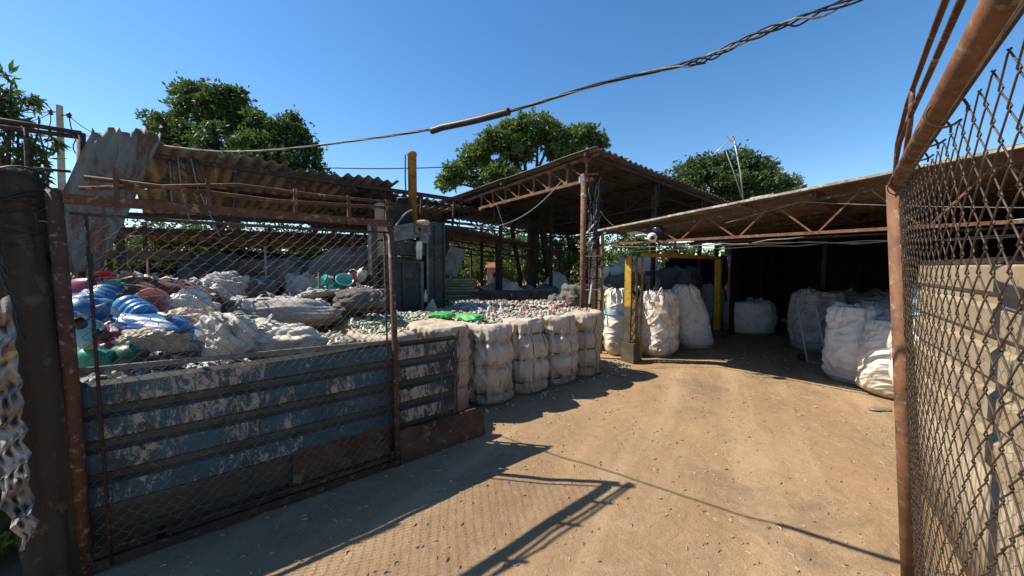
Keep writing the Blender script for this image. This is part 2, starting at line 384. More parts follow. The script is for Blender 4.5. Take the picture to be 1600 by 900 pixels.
# debris lying on the yard: pebbles, slivers of plastic strip and straw
def scatter_slivers():
    vs = []; fs = []; mi = []
    n = 2400; k = 0
    while k < n:
        x = random.uniform(-2.5, 6.5); y = 1.3+9*random.random()**1.5
        rel = Vector((x, y, 0))-O0; d = rel.dot(V); s = rel.dot(U)
        if d > .5 and s < 4.2: continue
        k += 1
        a = random.uniform(0, 6.28); ln = random.uniform(.008, .035)*(1+y*.05); w = random.uniform(.0012, .003)*(1+y*.12)
        c = random.uniform(-1.8, 1.8); b = len(vs); m = 3
        for i in range(m+1):
            t = i/m; aa = a+c*(t-.5); 
            px = x+math.cos(a)*ln*(t-.5)+math.sin(a)*c*ln*.25*(1-4*(t-.5)**2); py = y+math.sin(a)*ln*(t-.5)-math.cos(a)*c*ln*.25*(1-4*(t-.5)**2)
            z = .0035+.003*math.sin(t*3.1)
            nx, ny = -math.sin(aa)*w, math.cos(aa)*w
            vs.append((px-nx, py-ny, z-.004)); vs.append((px+nx, py+ny, z-.004)); vs.append((px, py, z+w))
        for i in range(m):
            q = b+3*i
            fs += [(q, q+3, q+5, q+2), (q+1, q+2, q+5, q+4)]; mi += [random.choice((0, 0, 0, 1, 2, 3))]*0 or []
        c_ = random.choice((0, 0, 0, 1, 1, 2)); mi += [c_]*(2*m)
    va = np.array(vs); va[:, 2] += ground_z(va); me = npmesh('ground_litter', va, fs, mi, False)
    o = link('ground_litter', me, None, [M['straw'], M['soilbit'], M['pebble']])
    tag(o, 'straw, plastic slivers and fibres trodden into the dirt of the yard', 'litter', None, 'stuff')
def scatter_pebbles():
    base = []; ph = (1+5**.5)/2
    for a, b in ((1, ph), (-1, ph), (1, -ph), (-1, -ph)): base += [(0, a, b), (a, b, 0), (b, 0, a)]
    base = np.array(base)/1.9
    F = []
    for i in range(12):
        for j in range(i+1, 12):
            for k in range(j+1, 12):
                d = lambda p, q: np.linalg.norm(base[p]-base[q])
                if d(i, j) < 1.2 and d(j, k) < 1.2 and d(i, k) < 1.2:
                    nrm = np.cross(base[j]-base[i], base[k]-base[i])
                    F.append((i, j, k) if nrm.dot(base[i]) > 0 else (i, k, j))
    F = np.array(F); V_ = []; FF = []; mi = []; b = 0
    for q in range(500):
        x = random.uniform(-3, 6.5); y = 1.3+9*random.random()**1.4
        near = random.random() < .3
        if near:
            s = random.uniform(-1.2, 4.6); pp = L(s, random.gauss(.3, .22) if s > 1.3 else random.gauss(-.15, .12)); x, y = pp.x, pp.y
        r = random.choice((.003, .004, .004, .005, .008))*random.uniform(.7, 1.5)*(1.6 if near else 1)
        v = base*(1+rng.uniform(-.25, .25, (12, 1)))*np.array([r, r*random.uniform(.6, 1), r*.55])
        V_.append(v+np.array([x, y, .004])); FF.append(F+b); b += 12; mi += [random.choice((0, 0, 0, 0, 1))]*len(F)
    va = np.concatenate(V_); va[:, 2] += ground_z(va)-.006
    o = link('pebbles', npmesh('pebbles', va, np.concatenate(FF), mi), None, [M['soilbit'], M['pebble'], M['white']])
    tag(o, 'small stones and crumbs scattered over the dirt yard', 'pebbles', None, 'stuff')
M['straw'] = worn('straw', (.42, .31, .195), (.30, .21, .125), None, 4)
M['soilbit'] = worn('soil_crumb', (.27, .185, .115), (.19, .13, .085), None, 4)
M['pebble'] = worn('pebble_stone', (.34, .28, .22), (.22, .18, .14), None, 4)
scatter_slivers(); scatter_pebbles()

# ------------------------------------------------------------------ corrugated sheets
def corr_mesh(name, width, length, wl, amp, trap=False, thick=.006, nl=6, seed=0, wob=.0):
    """local: x across the corrugations (0..width), y along them (0..length), z up"""
    xs = []; n = int(width/wl*8)
    if trap:
        x = 0; pts = []
        while x < width+1e-6:
            for f, h in ((0, 0), (.20, 0), (.30, 1), (.88, 1), (1.0, 0)):
                if x+f*wl <= width+1e-4 and (not pts or x+f*wl > pts[-1][0]+1e-5): pts.append((x+f*wl, h*amp))
            x += wl
    else: pts = [(width*i/n, amp*math.sin(2*math.pi*i/8)) for i in range(n+1)]
    pts = np.array(pts); m = len(pts); ys = np.linspace(0, length, nl+1)
    top = np.array([(p[0], y, p[1]) for y in ys for p in pts])
    if wob: top[:, 2] += wob*fbm(top*np.array([2.2, 1.6, 0])+seed, seed, 2); top[:, 0] += wob*.4*noise(top*1.3+9, seed)
    bot = top-np.array([0, 0, thick])
    v = np.concatenate([top, bot]); N = len(top); f = []; mi = []
    for j in range(nl):
        for i in range(m-1):
            a = j*m+i; f.append((a, a+1, a+m+1, a+m)); f.append((N+a, N+a+m, N+a+m+1, N+a+1))
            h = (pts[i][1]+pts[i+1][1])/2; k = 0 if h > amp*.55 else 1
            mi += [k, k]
    for i in range(m-1):
        f.append((i, N+i, N+i+1, i+1)); a = nl*m+i; f.append((a, a+1, N+a+1, N+a)); mi += [0, 0]
    for j in range(nl):
        a = j*m; f.append((a, a+m, N+a+m, N+a)); a += m-1; f.append((a, N+a, N+a+m, a+m)); mi += [0, 0]
    return npmesh(name, v, f, mi if trap else None, not trap)
def frame_mat(o, x, y):                          # matrix with local x,y along given vectors
    x = Vector(x).normalized(); y = Vector(y); y = (y-x*y.dot(x)).normalized(); z = x.cross(y)
    m = Matrix((x, y, z)).transposed().to_4x4(); m.translation = Vector(o); return m
def roof(parent, corner, dx, dy, width, length, mats, sheet=.95, rows=1, wl=.19, amp=.026, jit=.012, wob=.01, skip=()):
    """cover a rectangle with single overlapping sheets; dx across the corrugation, dy along it"""
    dx = Vector(dx).normalized(); dy = Vector(dy).normalized()
    nrm = dx.cross(dy); nrm = nrm if nrm.z > 0 else -nrm
    nx = max(1, round(width/sheet)); sw = width/nx; sw_m = round((sw+.06)/wl*8)/8*wl; ly = length/rows
    meshes = [corr_mesh('roof_sheet', sw_m, ly+.12*(rows > 1), wl, amp, False, .007, 8, k*5, wob) for k in range(2)]
    for r in range(rows):
        for i in range(nx):
            if (i, r) in skip: continue
            org = Vector(corner)+dx*(i*sw)+dy*(r*ly+random.uniform(-1, 1)*jit*3)+nrm*(r*.024+(i % 2)*.010)
            mt = frame_mat(org-Vector(parent.location), dx, dy) @ Matrix.Rotation(random.uniform(-jit, jit)*.4, 4, 'Z')
            o = bpy.data.objects.new('roof_sheet', meshes[(i+r) % 2]); COL.objects.link(o); o.parent = parent; o.matrix_local = mt
    for me in meshes:
        me.materials.append(mats)

def truss(parent, a0, b0, a1, b1, n, mat, w=.04, dmat=None, mode='N', dw=None):
    """lower chord a0-b0, upper chord a1-b1"""
    bar(parent, 'lower_chord', a0, b0, w, w, mat); bar(parent, 'upper_chord', a1, b1, w, w, mat)
    a0, b0, a1, b1 = map(Vector, (a0, b0, a1, b1)); dm = dmat or mat; dw = dw or w*.6
    for i in range(n):
        t0, t1 = i/n, (i+1)/n
        if mode == 'N':
            bar(parent, 'upright', a0.lerp(b0, t0), a1.lerp(b1, t0), dw, dw, dm)
            bar(parent, 'brace', a1.lerp(b1, t0), a0.lerp(b0, t1), dw, dw, dm)
        else:
            tm = (t0+t1)/2
            bar(parent, 'brace', a1.lerp(b1, t0), a0.lerp(b0, tm), dw, dw*.5, dm); bar(parent, 'brace', a0.lerp(b0, tm), a1.lerp(b1, t1), dw, dw*.5, dm)

# ------------------------------------------------------------------ chain-link
def chainlink(parent, org, dx, dy, width, height, pitch, r, mat, n=5, sagf=.0, seed=1):
    """zigzag wires running along dy, neighbours hooked at the knuckles"""
    dx = Vector(dx).normalized(); dy = Vector(dy).normalized(); nz = dx.cross(dy); org = Vector(org)
    hp = pitch/2; cols = int(width/hp); steps = int(height/hp); m = MB(); q = random.Random(seed)
    for c in range(cols+1):
        pts = []
        for k in range(steps+1):
            side = (k+c) % 2
            x = c*hp+(hp*1.03 if side else -hp*.03)
            if x < 0: x = 0
            if x > width: x = width
            y = k*hp; b = sagf*math.sin(math.pi*x/width)*math.sin(math.pi*y/height)
            wx = .008*math.sin(2.3*y+x*2.1)+.0012*q.uniform(-1, 1)
            base = org+dx*(x+wx)+dy*(y+.003*q.uniform(-1, 1)+.01*math.sin(x*5))+nz*b
            e = r*1.3*(1 if side else -1)
            pts.append(base+nz*e-dy*hp*.10); pts.append(base-nz*e+dy*hp*.10)
        m.tube(pts, r, n, 0, False)
    return m.build('chain_link', mat, parent, True)

# ------------------------------------------------------------------ left gate
def left_gate():
    base = L(0, 0); hinge = L(-1.80, 0)
    t = thing('mesh_gate', 'rusty red framed chain-link gate leaf standing in front of the blue corrugated fence', 'gate', (hinge+base)/2)
    lp = Vector((.0, 0, 0))
    # hinge post is a heavier pipe that leans a little
    rod(t, 'post', [hinge, L(-1.81, 0, 1.05), L(-1.83, 0, 2.10)], .032, M['rust'], 12)
    rod(t, 'post', [base, L(-.005, 0, 1.0), L(-.03, 0, 2.10)], .024, M['rust'], 10)
    rod(t, 'inner_bar', [L(-1.70, -.02, .03), L(-1.71, -.02, 1.0), L(-1.72, -.02, 1.98)], .008, M['rustdark'])
    rod(t, 'inner_bar', [L(-.07, -.02, .03), L(-.08, -.02, 1.0), L(-.09, -.02, 1.98)], .008, M['rustdark'])
    bar(t, 'top_rail', L(-1.80, 0, 2.06), L(-.03, 0, 2.06), .04, .05, M['rust'])
    rod(t, 'mesh_rail', [L(-1.78, -.01, 1.985), L(-.9, -.01, 1.975), L(-.04, -.01, 1.985)], .009, M['wirebrown'])
    rod(t, 'upper_rail', [L(-1.72, 0, 2.18), L(-1.3, 0, 2.17), L(-.85, 0, 2.155), L(.0, 0, 2.19)], .013, M['rust'])
    rod(t, 'upper_rail', [L(-1.74, 0, 2.12), L(-1.05, 0, 2.235), L(-.5, 0, 2.225), L(-.02, 0, 2.235)], .011, M['rust'])
    for s in (-1.6, -1.20, -.72, -.36, -.06): bar(t, 'upright', L(s, -.012, 2.03), L(s, -.012, 2.25), .022, .022, M['rust'], U)
    bar(t, 'bottom_rail', L(-1.78, 0, .045), L(-.0, 0, .045), .035, .05, M['rustdark'])
    rod(t, 'bottom_rod', [L(-1.76, -.01, .12), L(-.9, -.01, .115), L(-.03, -.01, .12)], .008, M['rustdark'])
    for s in (-1.45, -1.0, -.55): bar(t, 'spacer', L(s, 0, .06), L(s, 0, .12), .02, .012, M['rustdark'], U)
    chainlink(t, L(-1.76, -.016, .10), U, Z, 1.69, 1.88, .068, .0014, M['wire'], 4, .01)
    for z in (.42, 1.2, 1.75): bar(t, 'hinge', L(-1.84, 0, z), L(-1.84, .09, z), .03, .05, M['rustdark'])
left_gate()

# ------------------------------------------------------------------ log post and its wires
def log_post():
    c = P(44, 600, 1.98); c.z = 0
    n = 40; k = 46; v = []
    for i in range(k+1):
        z = 2.2*i/k
        for j in range(n):
            a = 2*math.pi*j/n; v.append((math.cos(a), math.sin(a), z))
    v = np.array(v)
    rad = .118+.010*np.sin(v[:, 2]*2)+.016*ridged(v*np.array([2.5, 2.5, .9]), 3)+.005*noise(v*np.array([9, 9, 1.5]), 4)
    rad *= 1-.18*np.clip(1-v[:, 2]/1.2, 0, 1); top = np.clip((v[:, 2]-2.1)/.1, 0, 1); rad *= 1-.25*top**2
    v[:, 0] *= rad; v[:, 1] *= rad; v[:, 0] += .085-.055*v[:, 2]
    f = [(i*n+j, i*n+(j+1) % n, (i+1)*n+(j+1) % n, (i+1)*n+j) for i in range(k) for j in range(n)]
    v = np.concatenate([v, [[-.036, 0, 2.21]]]); q = len(v)-1
    f += [(k*n+j, k*n+(j+1) % n, q, q) for j in range(n)]
    me = bpy.data.meshes.new('log_post'); me.from_pydata([tuple(x) for x in v], [], [x if x[2] != x[3] else x[:3] for x in f]); 
    me.polygons.foreach_set('use_smooth', [True]*len(me.polygons)); me.update()
    o = link('log_post', me, None, M['log'], c); tag(o, 'thick dark weathered log post at the left edge with wires wound round its top', 'post')
    m = MB(); q = random.Random(4)
    for w in range(9):
        z0 = 2.13-.035*w; ph = q.uniform(0, 6); pts = []
        for i in range(26):
            a = i/25*math.pi*2+ph; r = .135+.012*q.random()
            pts.append(c+Vector((r*math.cos(a)-.04, r*math.sin(a), z0+.06*math.sin(a+ph)+.02*q.random())))
        m.tube(pts, .0045, 5)
    for w in range(6):
        a0 = c+Vector((-.16+.04*w, -.13, 2.16-.02*w)); b0 = c+Vector((.10+.02*w, -.15, 1.85-.1*w))
        m.tube(sag(a0, b0, .03+.02*w, 10, .006, w), .004, 5)
    t = m.build('wire_coil', M['cable'], None, True); tag(t, 'tangle of black wires wound round the top of the log post', 'wire')
    m = MB(); m.tube(sag(c+Vector((-.3, -.14, 2.05)), L(-1.8, 0, 1.93), .02, 12), .004, 5)
    tag(m.build('tie_wire', M['cablegrey'], None, True), 'single pale tie wire stretched across the log post to the gate', 'wire')
log_post()

# crumpled sheet at far left
def crumpled():
    ny, nx = 20, 6; v = []; q = random.Random(8)
    for i in range(ny+1):
        t = i/ny; y = 465+370*t; Yd = 1.68+.05*q.uniform(-1, 1)
        right = 14+38*t**.8+(q.uniform(2, 12) if i % 2 else q.uniform(-11, -1))*(.3+t); wd = (60 if t < .35 else 34+14*q.random())*(1-.5*max(0, t-.8)/.2)
        for j in range(nx+1):
            px = right-wd*j/nx; p = P(px, y+q.uniform(-5, 5)+5*j, Yd+.03*((j+i) % 2)+q.uniform(-.012, .012)); v.append(tuple(p))
    f = [(i*(nx+1)+j, i*(nx+1)+j+1, (i+1)*(nx+1)+j+1, (i+1)*(nx+1)+j) for i in range(ny) for j in range(nx)]
    v = np.array(v); c = Vector((v[:, 0].mean(), v[:, 1].mean(), v[:, 2].min()))
    o = link('crumpled_sheet', npmesh('crumpled_sheet', v-np.array(c), f, None, False), None, M['crumple'], c)
    b = o.modifiers.new('sub', 'SUBSURF'); b.subdivision_type = 'SIMPLE'; b.levels = b.render_levels = 2
    tx = o.modifiers.new('s', 'SOLIDIFY'); tx.thickness = .003
    tag(o, 'crumpled torn zinc sheet hanging beside the log post at the left edge', 'metal sheet')
    m = MB(); m.tube([P(-12, 300, 1.75), P(-6, 480, 1.75), P(0, 620, 1.75)], .012, 6); tag(m.build('sheet_rod', M['rustdark'], None, True), 'dark rod holding the crumpled sheet at the left edge', 'rod')
crumpled()

# ------------------------------------------------------------------ blue fence
def blue_fence():
    t = thing('blue_fence', 'low corrugated metal fence in flaking blue and white paint behind the mesh gate', 'fence', L(-.6, .07))
    # sheets lie with corrugations along the fence; local x -> up, y -> along
    def panel(s0, s1, z0, z1, d, tilt, mats, name='sheet', lab=None):
        # across the corrugation goes downward from the top
        me = corr_mesh('sheet', z1-z0, s1-s0, (z1-z0)/4.0 if name == 'sheet' else .9, .030 if name == 'sheet' else .004, True, .003, 24, int(s0*10)+3, .006)
        me.materials.append(mats[0]); me.materials.append(mats[1])
        o = bpy.data.objects.new(name, me); COL.objects.link(o); o.parent = t
        o.matrix_local = frame_mat(L(s0, d, z0)-t.location, Z+U*tilt, U)
        return o
    # local z = x cross y = Z x U = V-ish (pointing behind) -> flip so ribs face the yard
    def panelf(s0, s1, z0, z1, d, dz, mats, name='sheet', k=4, amp=.03):
        me = corr_mesh(name, z1-z0, s1-s0, (z1-z0)/k, amp, True, .003, 26, int(s0*10)+3, .008)
        me.materials.append(mats[0]); me.materials.append(mats[1])
        o = bpy.data.objects.new(name, me); COL.objects.link(o); o.parent = t
        o.matrix_local = frame_mat(L(s1, d, z0)-t.location, Z, -U+Z*dz)
        return o
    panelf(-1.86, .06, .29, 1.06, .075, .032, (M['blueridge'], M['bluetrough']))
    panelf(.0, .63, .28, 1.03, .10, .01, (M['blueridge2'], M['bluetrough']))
    panelf(-1.80, .02, .10, .33, .10, .035, (M['bluebottom'], M['bluebottom']), 'bottom_sheet', 1, .008)
    bar(t, 'top_edge', L(-1.86, .065, 1.135), L(.06, .065, 1.067), .022, .03, M['presslight'])
    bar(t, 'top_edge', L(.05, .09, 1.045), L(.63, .09, 1.037), .03, .03, M['press'])
    rod(t, 'stake', [L(.46, .045, .06), L(.465, .045, .95)], .006, M['timber'])
    rod(t, 'stake', [L(.60, .05, .05), L(.615, .05, 1.0)], .009, M['timber'])
    rod(t, 'stake', [L(.655, .09, .02), L(.65, .10, 1.06)], .016, M['timber'])
    rod(t, 'stake', [L(-1.5, .14, 0), L(-1.5, .14, 1.05)], .02, M['rustdark']); rod(t, 'stake', [L(-.1, .16, 0), L(-.1, .16, 1.0)], .02, M['rustdark'])
    def board(s0, s1, zb, zt, d, lab, lean=.03, notch=0):
        m = MB(); n = 10
        for i in range(n):
            a, b = s0+(s1-s0)*i/n, s0+(s1-s0)*(i+1)/n
            j1, j2 = .006*math.sin(i*1.7), .006*math.sin((i+1)*1.7)
            if i == n-1 and notch: j2 -= notch
            vs = [L(a, d-lean, zb), L(b, d-lean, zb), L(b, d, zt+j2), L(a, d, zt+j1), L(a, d-lean+.02, zb), L(b, d-lean+.02, zb), L(b, d+.02, zt+j2), L(a, d+.02, zt+j1)]
            m.add(vs, [(0, 1, 2, 3), (5, 4, 7, 6), (3, 2, 6, 7), (1, 0, 4, 5)]+([(4, 0, 3, 7)] if i == 0 else [])+([(1, 5, 6, 2)] if i == n-1 else []))
        tag(m.build('scrap_board', M['board']), lab, 'board', 'stained boards along the foot of the blue fence')
    board(-.78, -.045, .07, .36, .045, 'short stained brown board behind the gate mesh at the fence foot')
    board(.03, .93, .01, .29, .03, 'long stained brown board right of the gate post, running past the fence end', .04, .05)
blue_fence()

# ------------------------------------------------------------------ cloth-like bodies
def ringbody(name, w, d, h, nseg, nring, prof, seed, sq=3.0, fold=.02, wr=.02, wrs=5, topdip=.0, lean=(0, 0), vertical=0.0, top_noise=.03, cinch=None):
    """closed soft column: superellipse section, profile(z) radius factor, folds and wrinkles; returns numpy v,f"""
    a = np.linspace(0, 2*np.pi, nseg, endpoint=False)
    ca, sa = np.cos(a), np.sin(a)
    r = (np.abs(ca)**sq+np.abs(sa)**sq)**(-1/sq)
    V_ = []; zt = np.linspace(0, 1, nring)
    rings = []
    for z in zt: rings.append((z*h, prof(z), z))
    cap = [(h+topdip*(1-s*s)-.0*s, prof(1)*s, 1) for s in np.linspace(.92, .04, 9)]
    capb = [(0, prof(0)*s, 0) for s in (.04, .5)]
    allr = capb+rings+cap
    Zs = np.array([q[0] for q in allr]); Rr = np.array([q[1] for q in allr])
    X = (r*ca)[None, :]*Rr[:, None]*w/2; Y = (r*sa)[None, :]*Rr[:, None]*d/2; ZZ = np.repeat(Zs[:, None], nseg, 1)
    p = np.stack([X.ravel(), Y.ravel(), ZZ.ravel()], 1)
    nrm = np.stack([(ca*w)[None, :]*np.ones_like(X), (sa*d)[None, :]*np.ones_like(X), np.zeros_like(X)], -1).reshape(-1, 3)
    nrm /= np.linalg.norm(nrm, axis=1)[:, None]
    k = len(allr)-len(cap)
    side = np.zeros((len(allr), nseg)); side[:k] = 1; side = side.ravel()
    capm = 1-side
    nr = nrm*side[:, None]+np.array([0, 0, 1])*capm[:, None]
    sc = np.array([1, 1, 1-.72*vertical])
    disp = wr*.7*billow(p*wrs*.6*sc+seed*3.1, seed, 2)+wr*.45*folds(p*sc+seed, seed, wrs*4.2)+wr*.75*crump(p*sc*1.5+seed, seed, wrs*.75)+wr*1.5*noise(p*2.4+seed, seed+9)
    if cinch is not None:
        zz = p[:, 2]/h
        dist = np.min(np.abs(zz[:, None]-np.array(cinch)[None, :]), axis=1)
        wgt = np.exp(-(dist/.09)**2)
        ang = np.arctan2(p[:, 1]/d, p[:, 0]/w)
        fl = noise(np.stack([np.cos(ang)*9, np.sin(ang)*9, zz*1.2+seed], 1), seed+3)
        disp = disp*(1-.6*np.exp(-(dist/.03)**2))+fold*fl*wgt
    bottom = np.clip(p[:, 2]/(.12*h), .15, 1)
    p = p+nr*(disp*bottom*(1-.65*capm))[:, None]
    p[:, 2] += capm*top_noise*1.3*billow(p*6+seed, seed+5, 3)
    p[:, 0] += lean[0]*p[:, 2]; p[:, 1] += lean[1]*p[:, 2]
    p[:, 2] = np.maximum(p[:, 2], -.004)
    n = len(allr); F = []
    I, J = np.meshgrid(np.arange(n-1), np.arange(nseg), indexing='ij')
    A = (I*nseg+J).ravel(); B = (I*nseg+(J+1) % nseg).ravel()
    f = np.stack([A, B, B+nseg, A+nseg], 1)
    return p, f
def lump(w, d, h, seed, amp=.16, fr=3.2, sub=72, knot=False):
    """crumpled sack lying down"""
    nu, nv = sub*2, sub
    u = np.linspace(0, 2*np.pi, nu, endpoint=False); vv = np.linspace(.02, np.pi-.02, nv)
    Uu, Vv = np.meshgrid(u, vv)
    q = np.stack([np.sin(Vv)*np.cos(Uu), np.sin(Vv)*np.sin(Uu), np.cos(Vv)], -1).reshape(-1, 3)
    q = np.sign(q)*np.abs(q)**.75
    amp = min(max(amp, .17), .26)*.9; p = q*(1+amp*.35*billow(q*fr*.34+seed, seed, 2)+amp*1.05*crump(q*np.array([.8, 1, 1])*.55+seed, seed, fr*1.15)+amp*.9*noise(q*1.5+seed*2, seed+4))[:, None]
    p = p*np.array([w/2, d/2, h/2]); p[:, 2] += h/2*.8
    if knot:
        m = np.clip((q[:, 0]-.75)/.25, 0, 1); p[:, 1] *= 1-.6*m; p[:, 2] = (p[:, 2]-h*.5)*(1-.5*m)+h*.5; p[:, 0] += m*w*.15
    p[:, 2] = np.maximum(p[:, 2], 0)
    I, J = np.meshgrid(np.arange(nv-1), np.arange(nu), indexing='ij'); A = (I*nu+J).ravel(); B = (I*nu+(J+1) % nu).ravel()
    return p, np.stack([A, A+nu, B+nu, B], 1)

# ------------------------------------------------------------------ bales
BW, BD, BH = .60, .80, 1.0
def crushed(m, c, sz, q, mats):
    """one crushed bottle: a squashed ribbed tube of five rings"""
    ax = Vector((q.uniform(-1, 1), q.uniform(-1, 1), q.uniform(-.5, .5))).normalized(); y = ax.cross(Z).normalized(); z = ax.cross(y)
    mi = q.choice(mats); pts = []; n = 6
    rr = [.35, 1, .6, 1, .8]; b = len(m.v)
    for i, r_ in enumerate(rr):
        o = Vector(c)+ax*sz*(i-2)*.75+Vector((q.uniform(-1, 1), q.uniform(-1, 1), q.uniform(-1, 1)))*sz*.2
        fl = q.uniform(.25, .7)
        for j in range(n):
            a = j/n*6.283; m.v.append(tuple(o+(y*math.cos(a)+z*math.sin(a)*fl)*sz*.62*r_*q.uniform(.75, 1.2)))
    for i in range(4):
        for j in range(n): m.f.append((b+i*n+j, b+i*n+(j+1) % n, b+(i+1)*n+(j+1) % n, b+(i+1)*n+j)); m.mi.append(mi)
    m.f.append(tuple(b+j for j in reversed(range(n)))); m.f.append(tuple(b+4*n+j for j in range(n))); m.mi += [mi, mi]
BM = ['clear', 'clear', 'cream', 'palegreen', 'grey', 'red', 'green', 'limegreen', 'pink', 'blue']
topmeshes = []
for k in range(4):
    q = random.Random(50+k); m = MB()
    pal = {0: [0, 0, 1, 2, 2, 4, 0, 2, 2, 3, 0, 8], 1: [0, 0, 0, 2, 2, 0, 3, 4, 5, 2, 2, 8, 0, 2, 0, 4, 6, 3], 2: [7, 2, 3, 3, 2, 0, 2], 3: [3, 3, 2, 4, 0, 2]}[k]
    for i in range(150):
        x, y = q.uniform(-.27, .27), q.uniform(-.37, .37)
        e = max(abs(x)/.30, abs(y)/.40)
        crushed(m, (x, y, BH+.005+.02*q.random()-.045*max(0, e-.6)), q.uniform(.026, .050), q, pal)
    me = m.mesh('crushed_bottles', (0, 0, 0), True)
    for b in BM: me.materials.append(M['p_'+b])
    topmeshes.append(me)
def bale(s, d, label, mat, seed, top, hi=True, straps=(.22, .50, .78), rot=0, sc=1.0, h=1.0):
    lc = L(s, d); t = thing('bale', label, 'bale', lc, (0, 0, YAW+rot), 'strapped bales of crushed bottles stacked along the yard')
    cin = list(straps)
    def prof(z):
        r = .99+.05*math.sin(math.pi*min(1, z*1.1))
        for c in cin: r -= .07*math.exp(-((z-c)/.028)**2)+.065*math.exp(-((z-c)/.10)**2)
        if z > .93: r -= .10*((z-.93)/.07)**2
        if z < .05: r -= .14*(1-z/.05)
        return r
    ns, nr = (190, 120) if hi else (60, 34)
    v, f = ringbody('wrap', BW*sc, BD*sc, BH*h, ns, nr, prof, seed, 2.9, .07, .028, 5.0, -.01, (random.uniform(-.015, .015), random.uniform(-.02, .02)), .55, .012, cin)
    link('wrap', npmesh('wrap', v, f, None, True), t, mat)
    for c in cin:
        m = MB(); pts = []; rr = prof(c)*.985+.006; q = random.Random(seed*7+int(c*100))
        sl = q.uniform(-.02, .02)
        for i in range(49):
            a = i/48*2*math.pi; ca, sa = math.cos(a), math.sin(a); r_ = (abs(ca)**2.9+abs(sa)**2.9)**(-1/2.9)
            pts.append(Vector((r_*ca*rr*BW*sc/2, r_*sa*rr*BD*sc/2, c*BH*h+sl*ca+.006*math.sin(3*a+seed))))
        m.tube(pts, .0075, 5, 0, False); link('strap', m.mesh('strap', (0, 0, 0), True), t, M['strap'])
    if hi:
        for ky in ((-.12, .1), (.05,), (-.06,))[seed % 3]:                   # vertical ties over the front
            m = MB(); x = ky+random.uniform(-.03, .03)
            pts = [Vector((x+.02*math.sin(z*5+seed), -(prof(z)*BD*sc/2+.012), z*BH*h)) for z in np.linspace(.04, .97, 24)]
            m.tube(pts, .0045, 5); link('tie', m.mesh('tie', (0, 0, 0), True), t, M['strap'])
    if top is not None:
        o = link('crushed_bottles', topmeshes[top], t); o['kind'] = 'stuff'; o.location = (0, (.10 if hi and label[:5] != 'olive' else 0), (h-1)*BH-(.012 if hi else -.005)); o.scale = (sc*(.9 if hi else 1), sc*(.78 if hi else 1), 1)
    return t
bl = [(-1, .95, 'cream bale right behind the free end of the blue fence', 'balewrap2', None),
      (0, 1.60, 'white wrapped bale nearest the free end of the blue fence', 'balewrap', 0),
      (1, 2.24, 'pale bale second from the blue fence, red scraps on its rim', 'balewrap', 1),
      (2, 2.86, 'narrow whitish bale third from the end of the blue fence', 'balewrap', 0),
      (3, 3.50, 'tan stained bale at the far end of the row beside the yellow column', 'balewrap2', 1)]
for i, s, lab, mt, tp in bl:
    bale(s, .95 if i >= 0 else 1.0, lab, M[mt], 11+i, tp, True, [(.14, .50, .79), (.17, .47, .81), (.12, .46, .74), (.15, .44, .72), (.3, .6, .86)][i], random.uniform(-.05, .05), 1.0, 1.0 if i != -1 else 1.03)
bale(.30, 1.0, 'beige bale behind the gate post, its wrap bunched in folds', M['balewrap2'], 31, 2, True, (.3, .62, .85), .04)
bale(-.36, 1.0, 'olive green bale of crushed bottles seen through the gate mesh', M['balewrap3'], 32, 3, True, (.3, .6, .86), -.05)
back = [(.35, 1.82, 2, 'bale with green plastic on top, middle row behind the gate post'), (1.0, 1.80, 2, 'bale with bright green plastic on top in the middle row'),
        (1.65, 1.80, 1, 'middle row bale topped with red and clear bottles behind the white wrapped bale'), (2.3, 1.80, 0, 'middle row bale behind the pale second bale'),
        (2.95, 1.78, 1, 'middle row bale behind the narrow whitish bale'), (3.58, 1.78, 1, 'middle row bale with orange and yellow scraps beside the rusty pole'),
        (1.9, 2.62, 0, 'back row bale nearest the black press'), (2.55, 2.62, 1, 'back row bale second from the black press'), (3.2, 2.62, 1, 'back row bale third from the black press')]
for k, (s, d, tp, lab) in enumerate(back):
    bale(s, d, lab, M['balewrap' if k % 2 else 'balewrap2'], 60+k, tp, False, (.3, .7), random.uniform(-.05, .05), 1.03, random.uniform(.95, 1.06))
# loose scraps on top
for k, (px, py, Y, c, lab) in enumerate([(868, 478, 6.2, 'p_pink', 'yellow and pink crushed jug on top of the bales left of the rusty pole'), (802, 481, 6.4, 'p_red', 'small red cap scrap lying on the bale tops'),
                                         (690, 487, 5.2, 'p_limegreen', 'bright green plastic net spread over the bale tops'), (735, 488, 5.0, 'p_limegreen', 'green plastic sheet folded on the bale top by the fence end')]):
    p = P(px, py, Y); p.z = 1.02
    big = 'green' in c or 'lime' in c
    v, f = lump(.42 if big else .09, .3 if big else .06, .08, 80+k, .35, 4, 26)
    o = link('plastic_scrap', npmesh('plastic_scrap', v, f, None, True), None, M[c], p); o.rotation_euler.z = k*.6+.4
    tag(o, lab, 'plastic scrap')
# litter heap by the column foot
def litter_heap():
    m = MB(); q = random.Random(9)
    for i in range(60):
        s = q.uniform(1.2, 4.35); c = L(s, q.gauss(.50, .05) if q.random() < .75 else q.gauss(.3, .12), .012)
        if q.random() < .35: c = L(q.gauss(4.05, .12), q.gauss(.62, .1), q.uniform(.01, .16))
        crushed(m, c, q.uniform(.012, .03), q, [0, 1, 2, 3, 3, 4])
    o = m.build('bottle_litter', [M['p_clear'], M['white'], M['p_grey'], M['p_brown'], M['p_palegreen']], None, True)
    tag(o, 'crushed bottles and bits of plastic spilled along the feet of the bales', 'litter', None, 'stuff')
litter_heap()

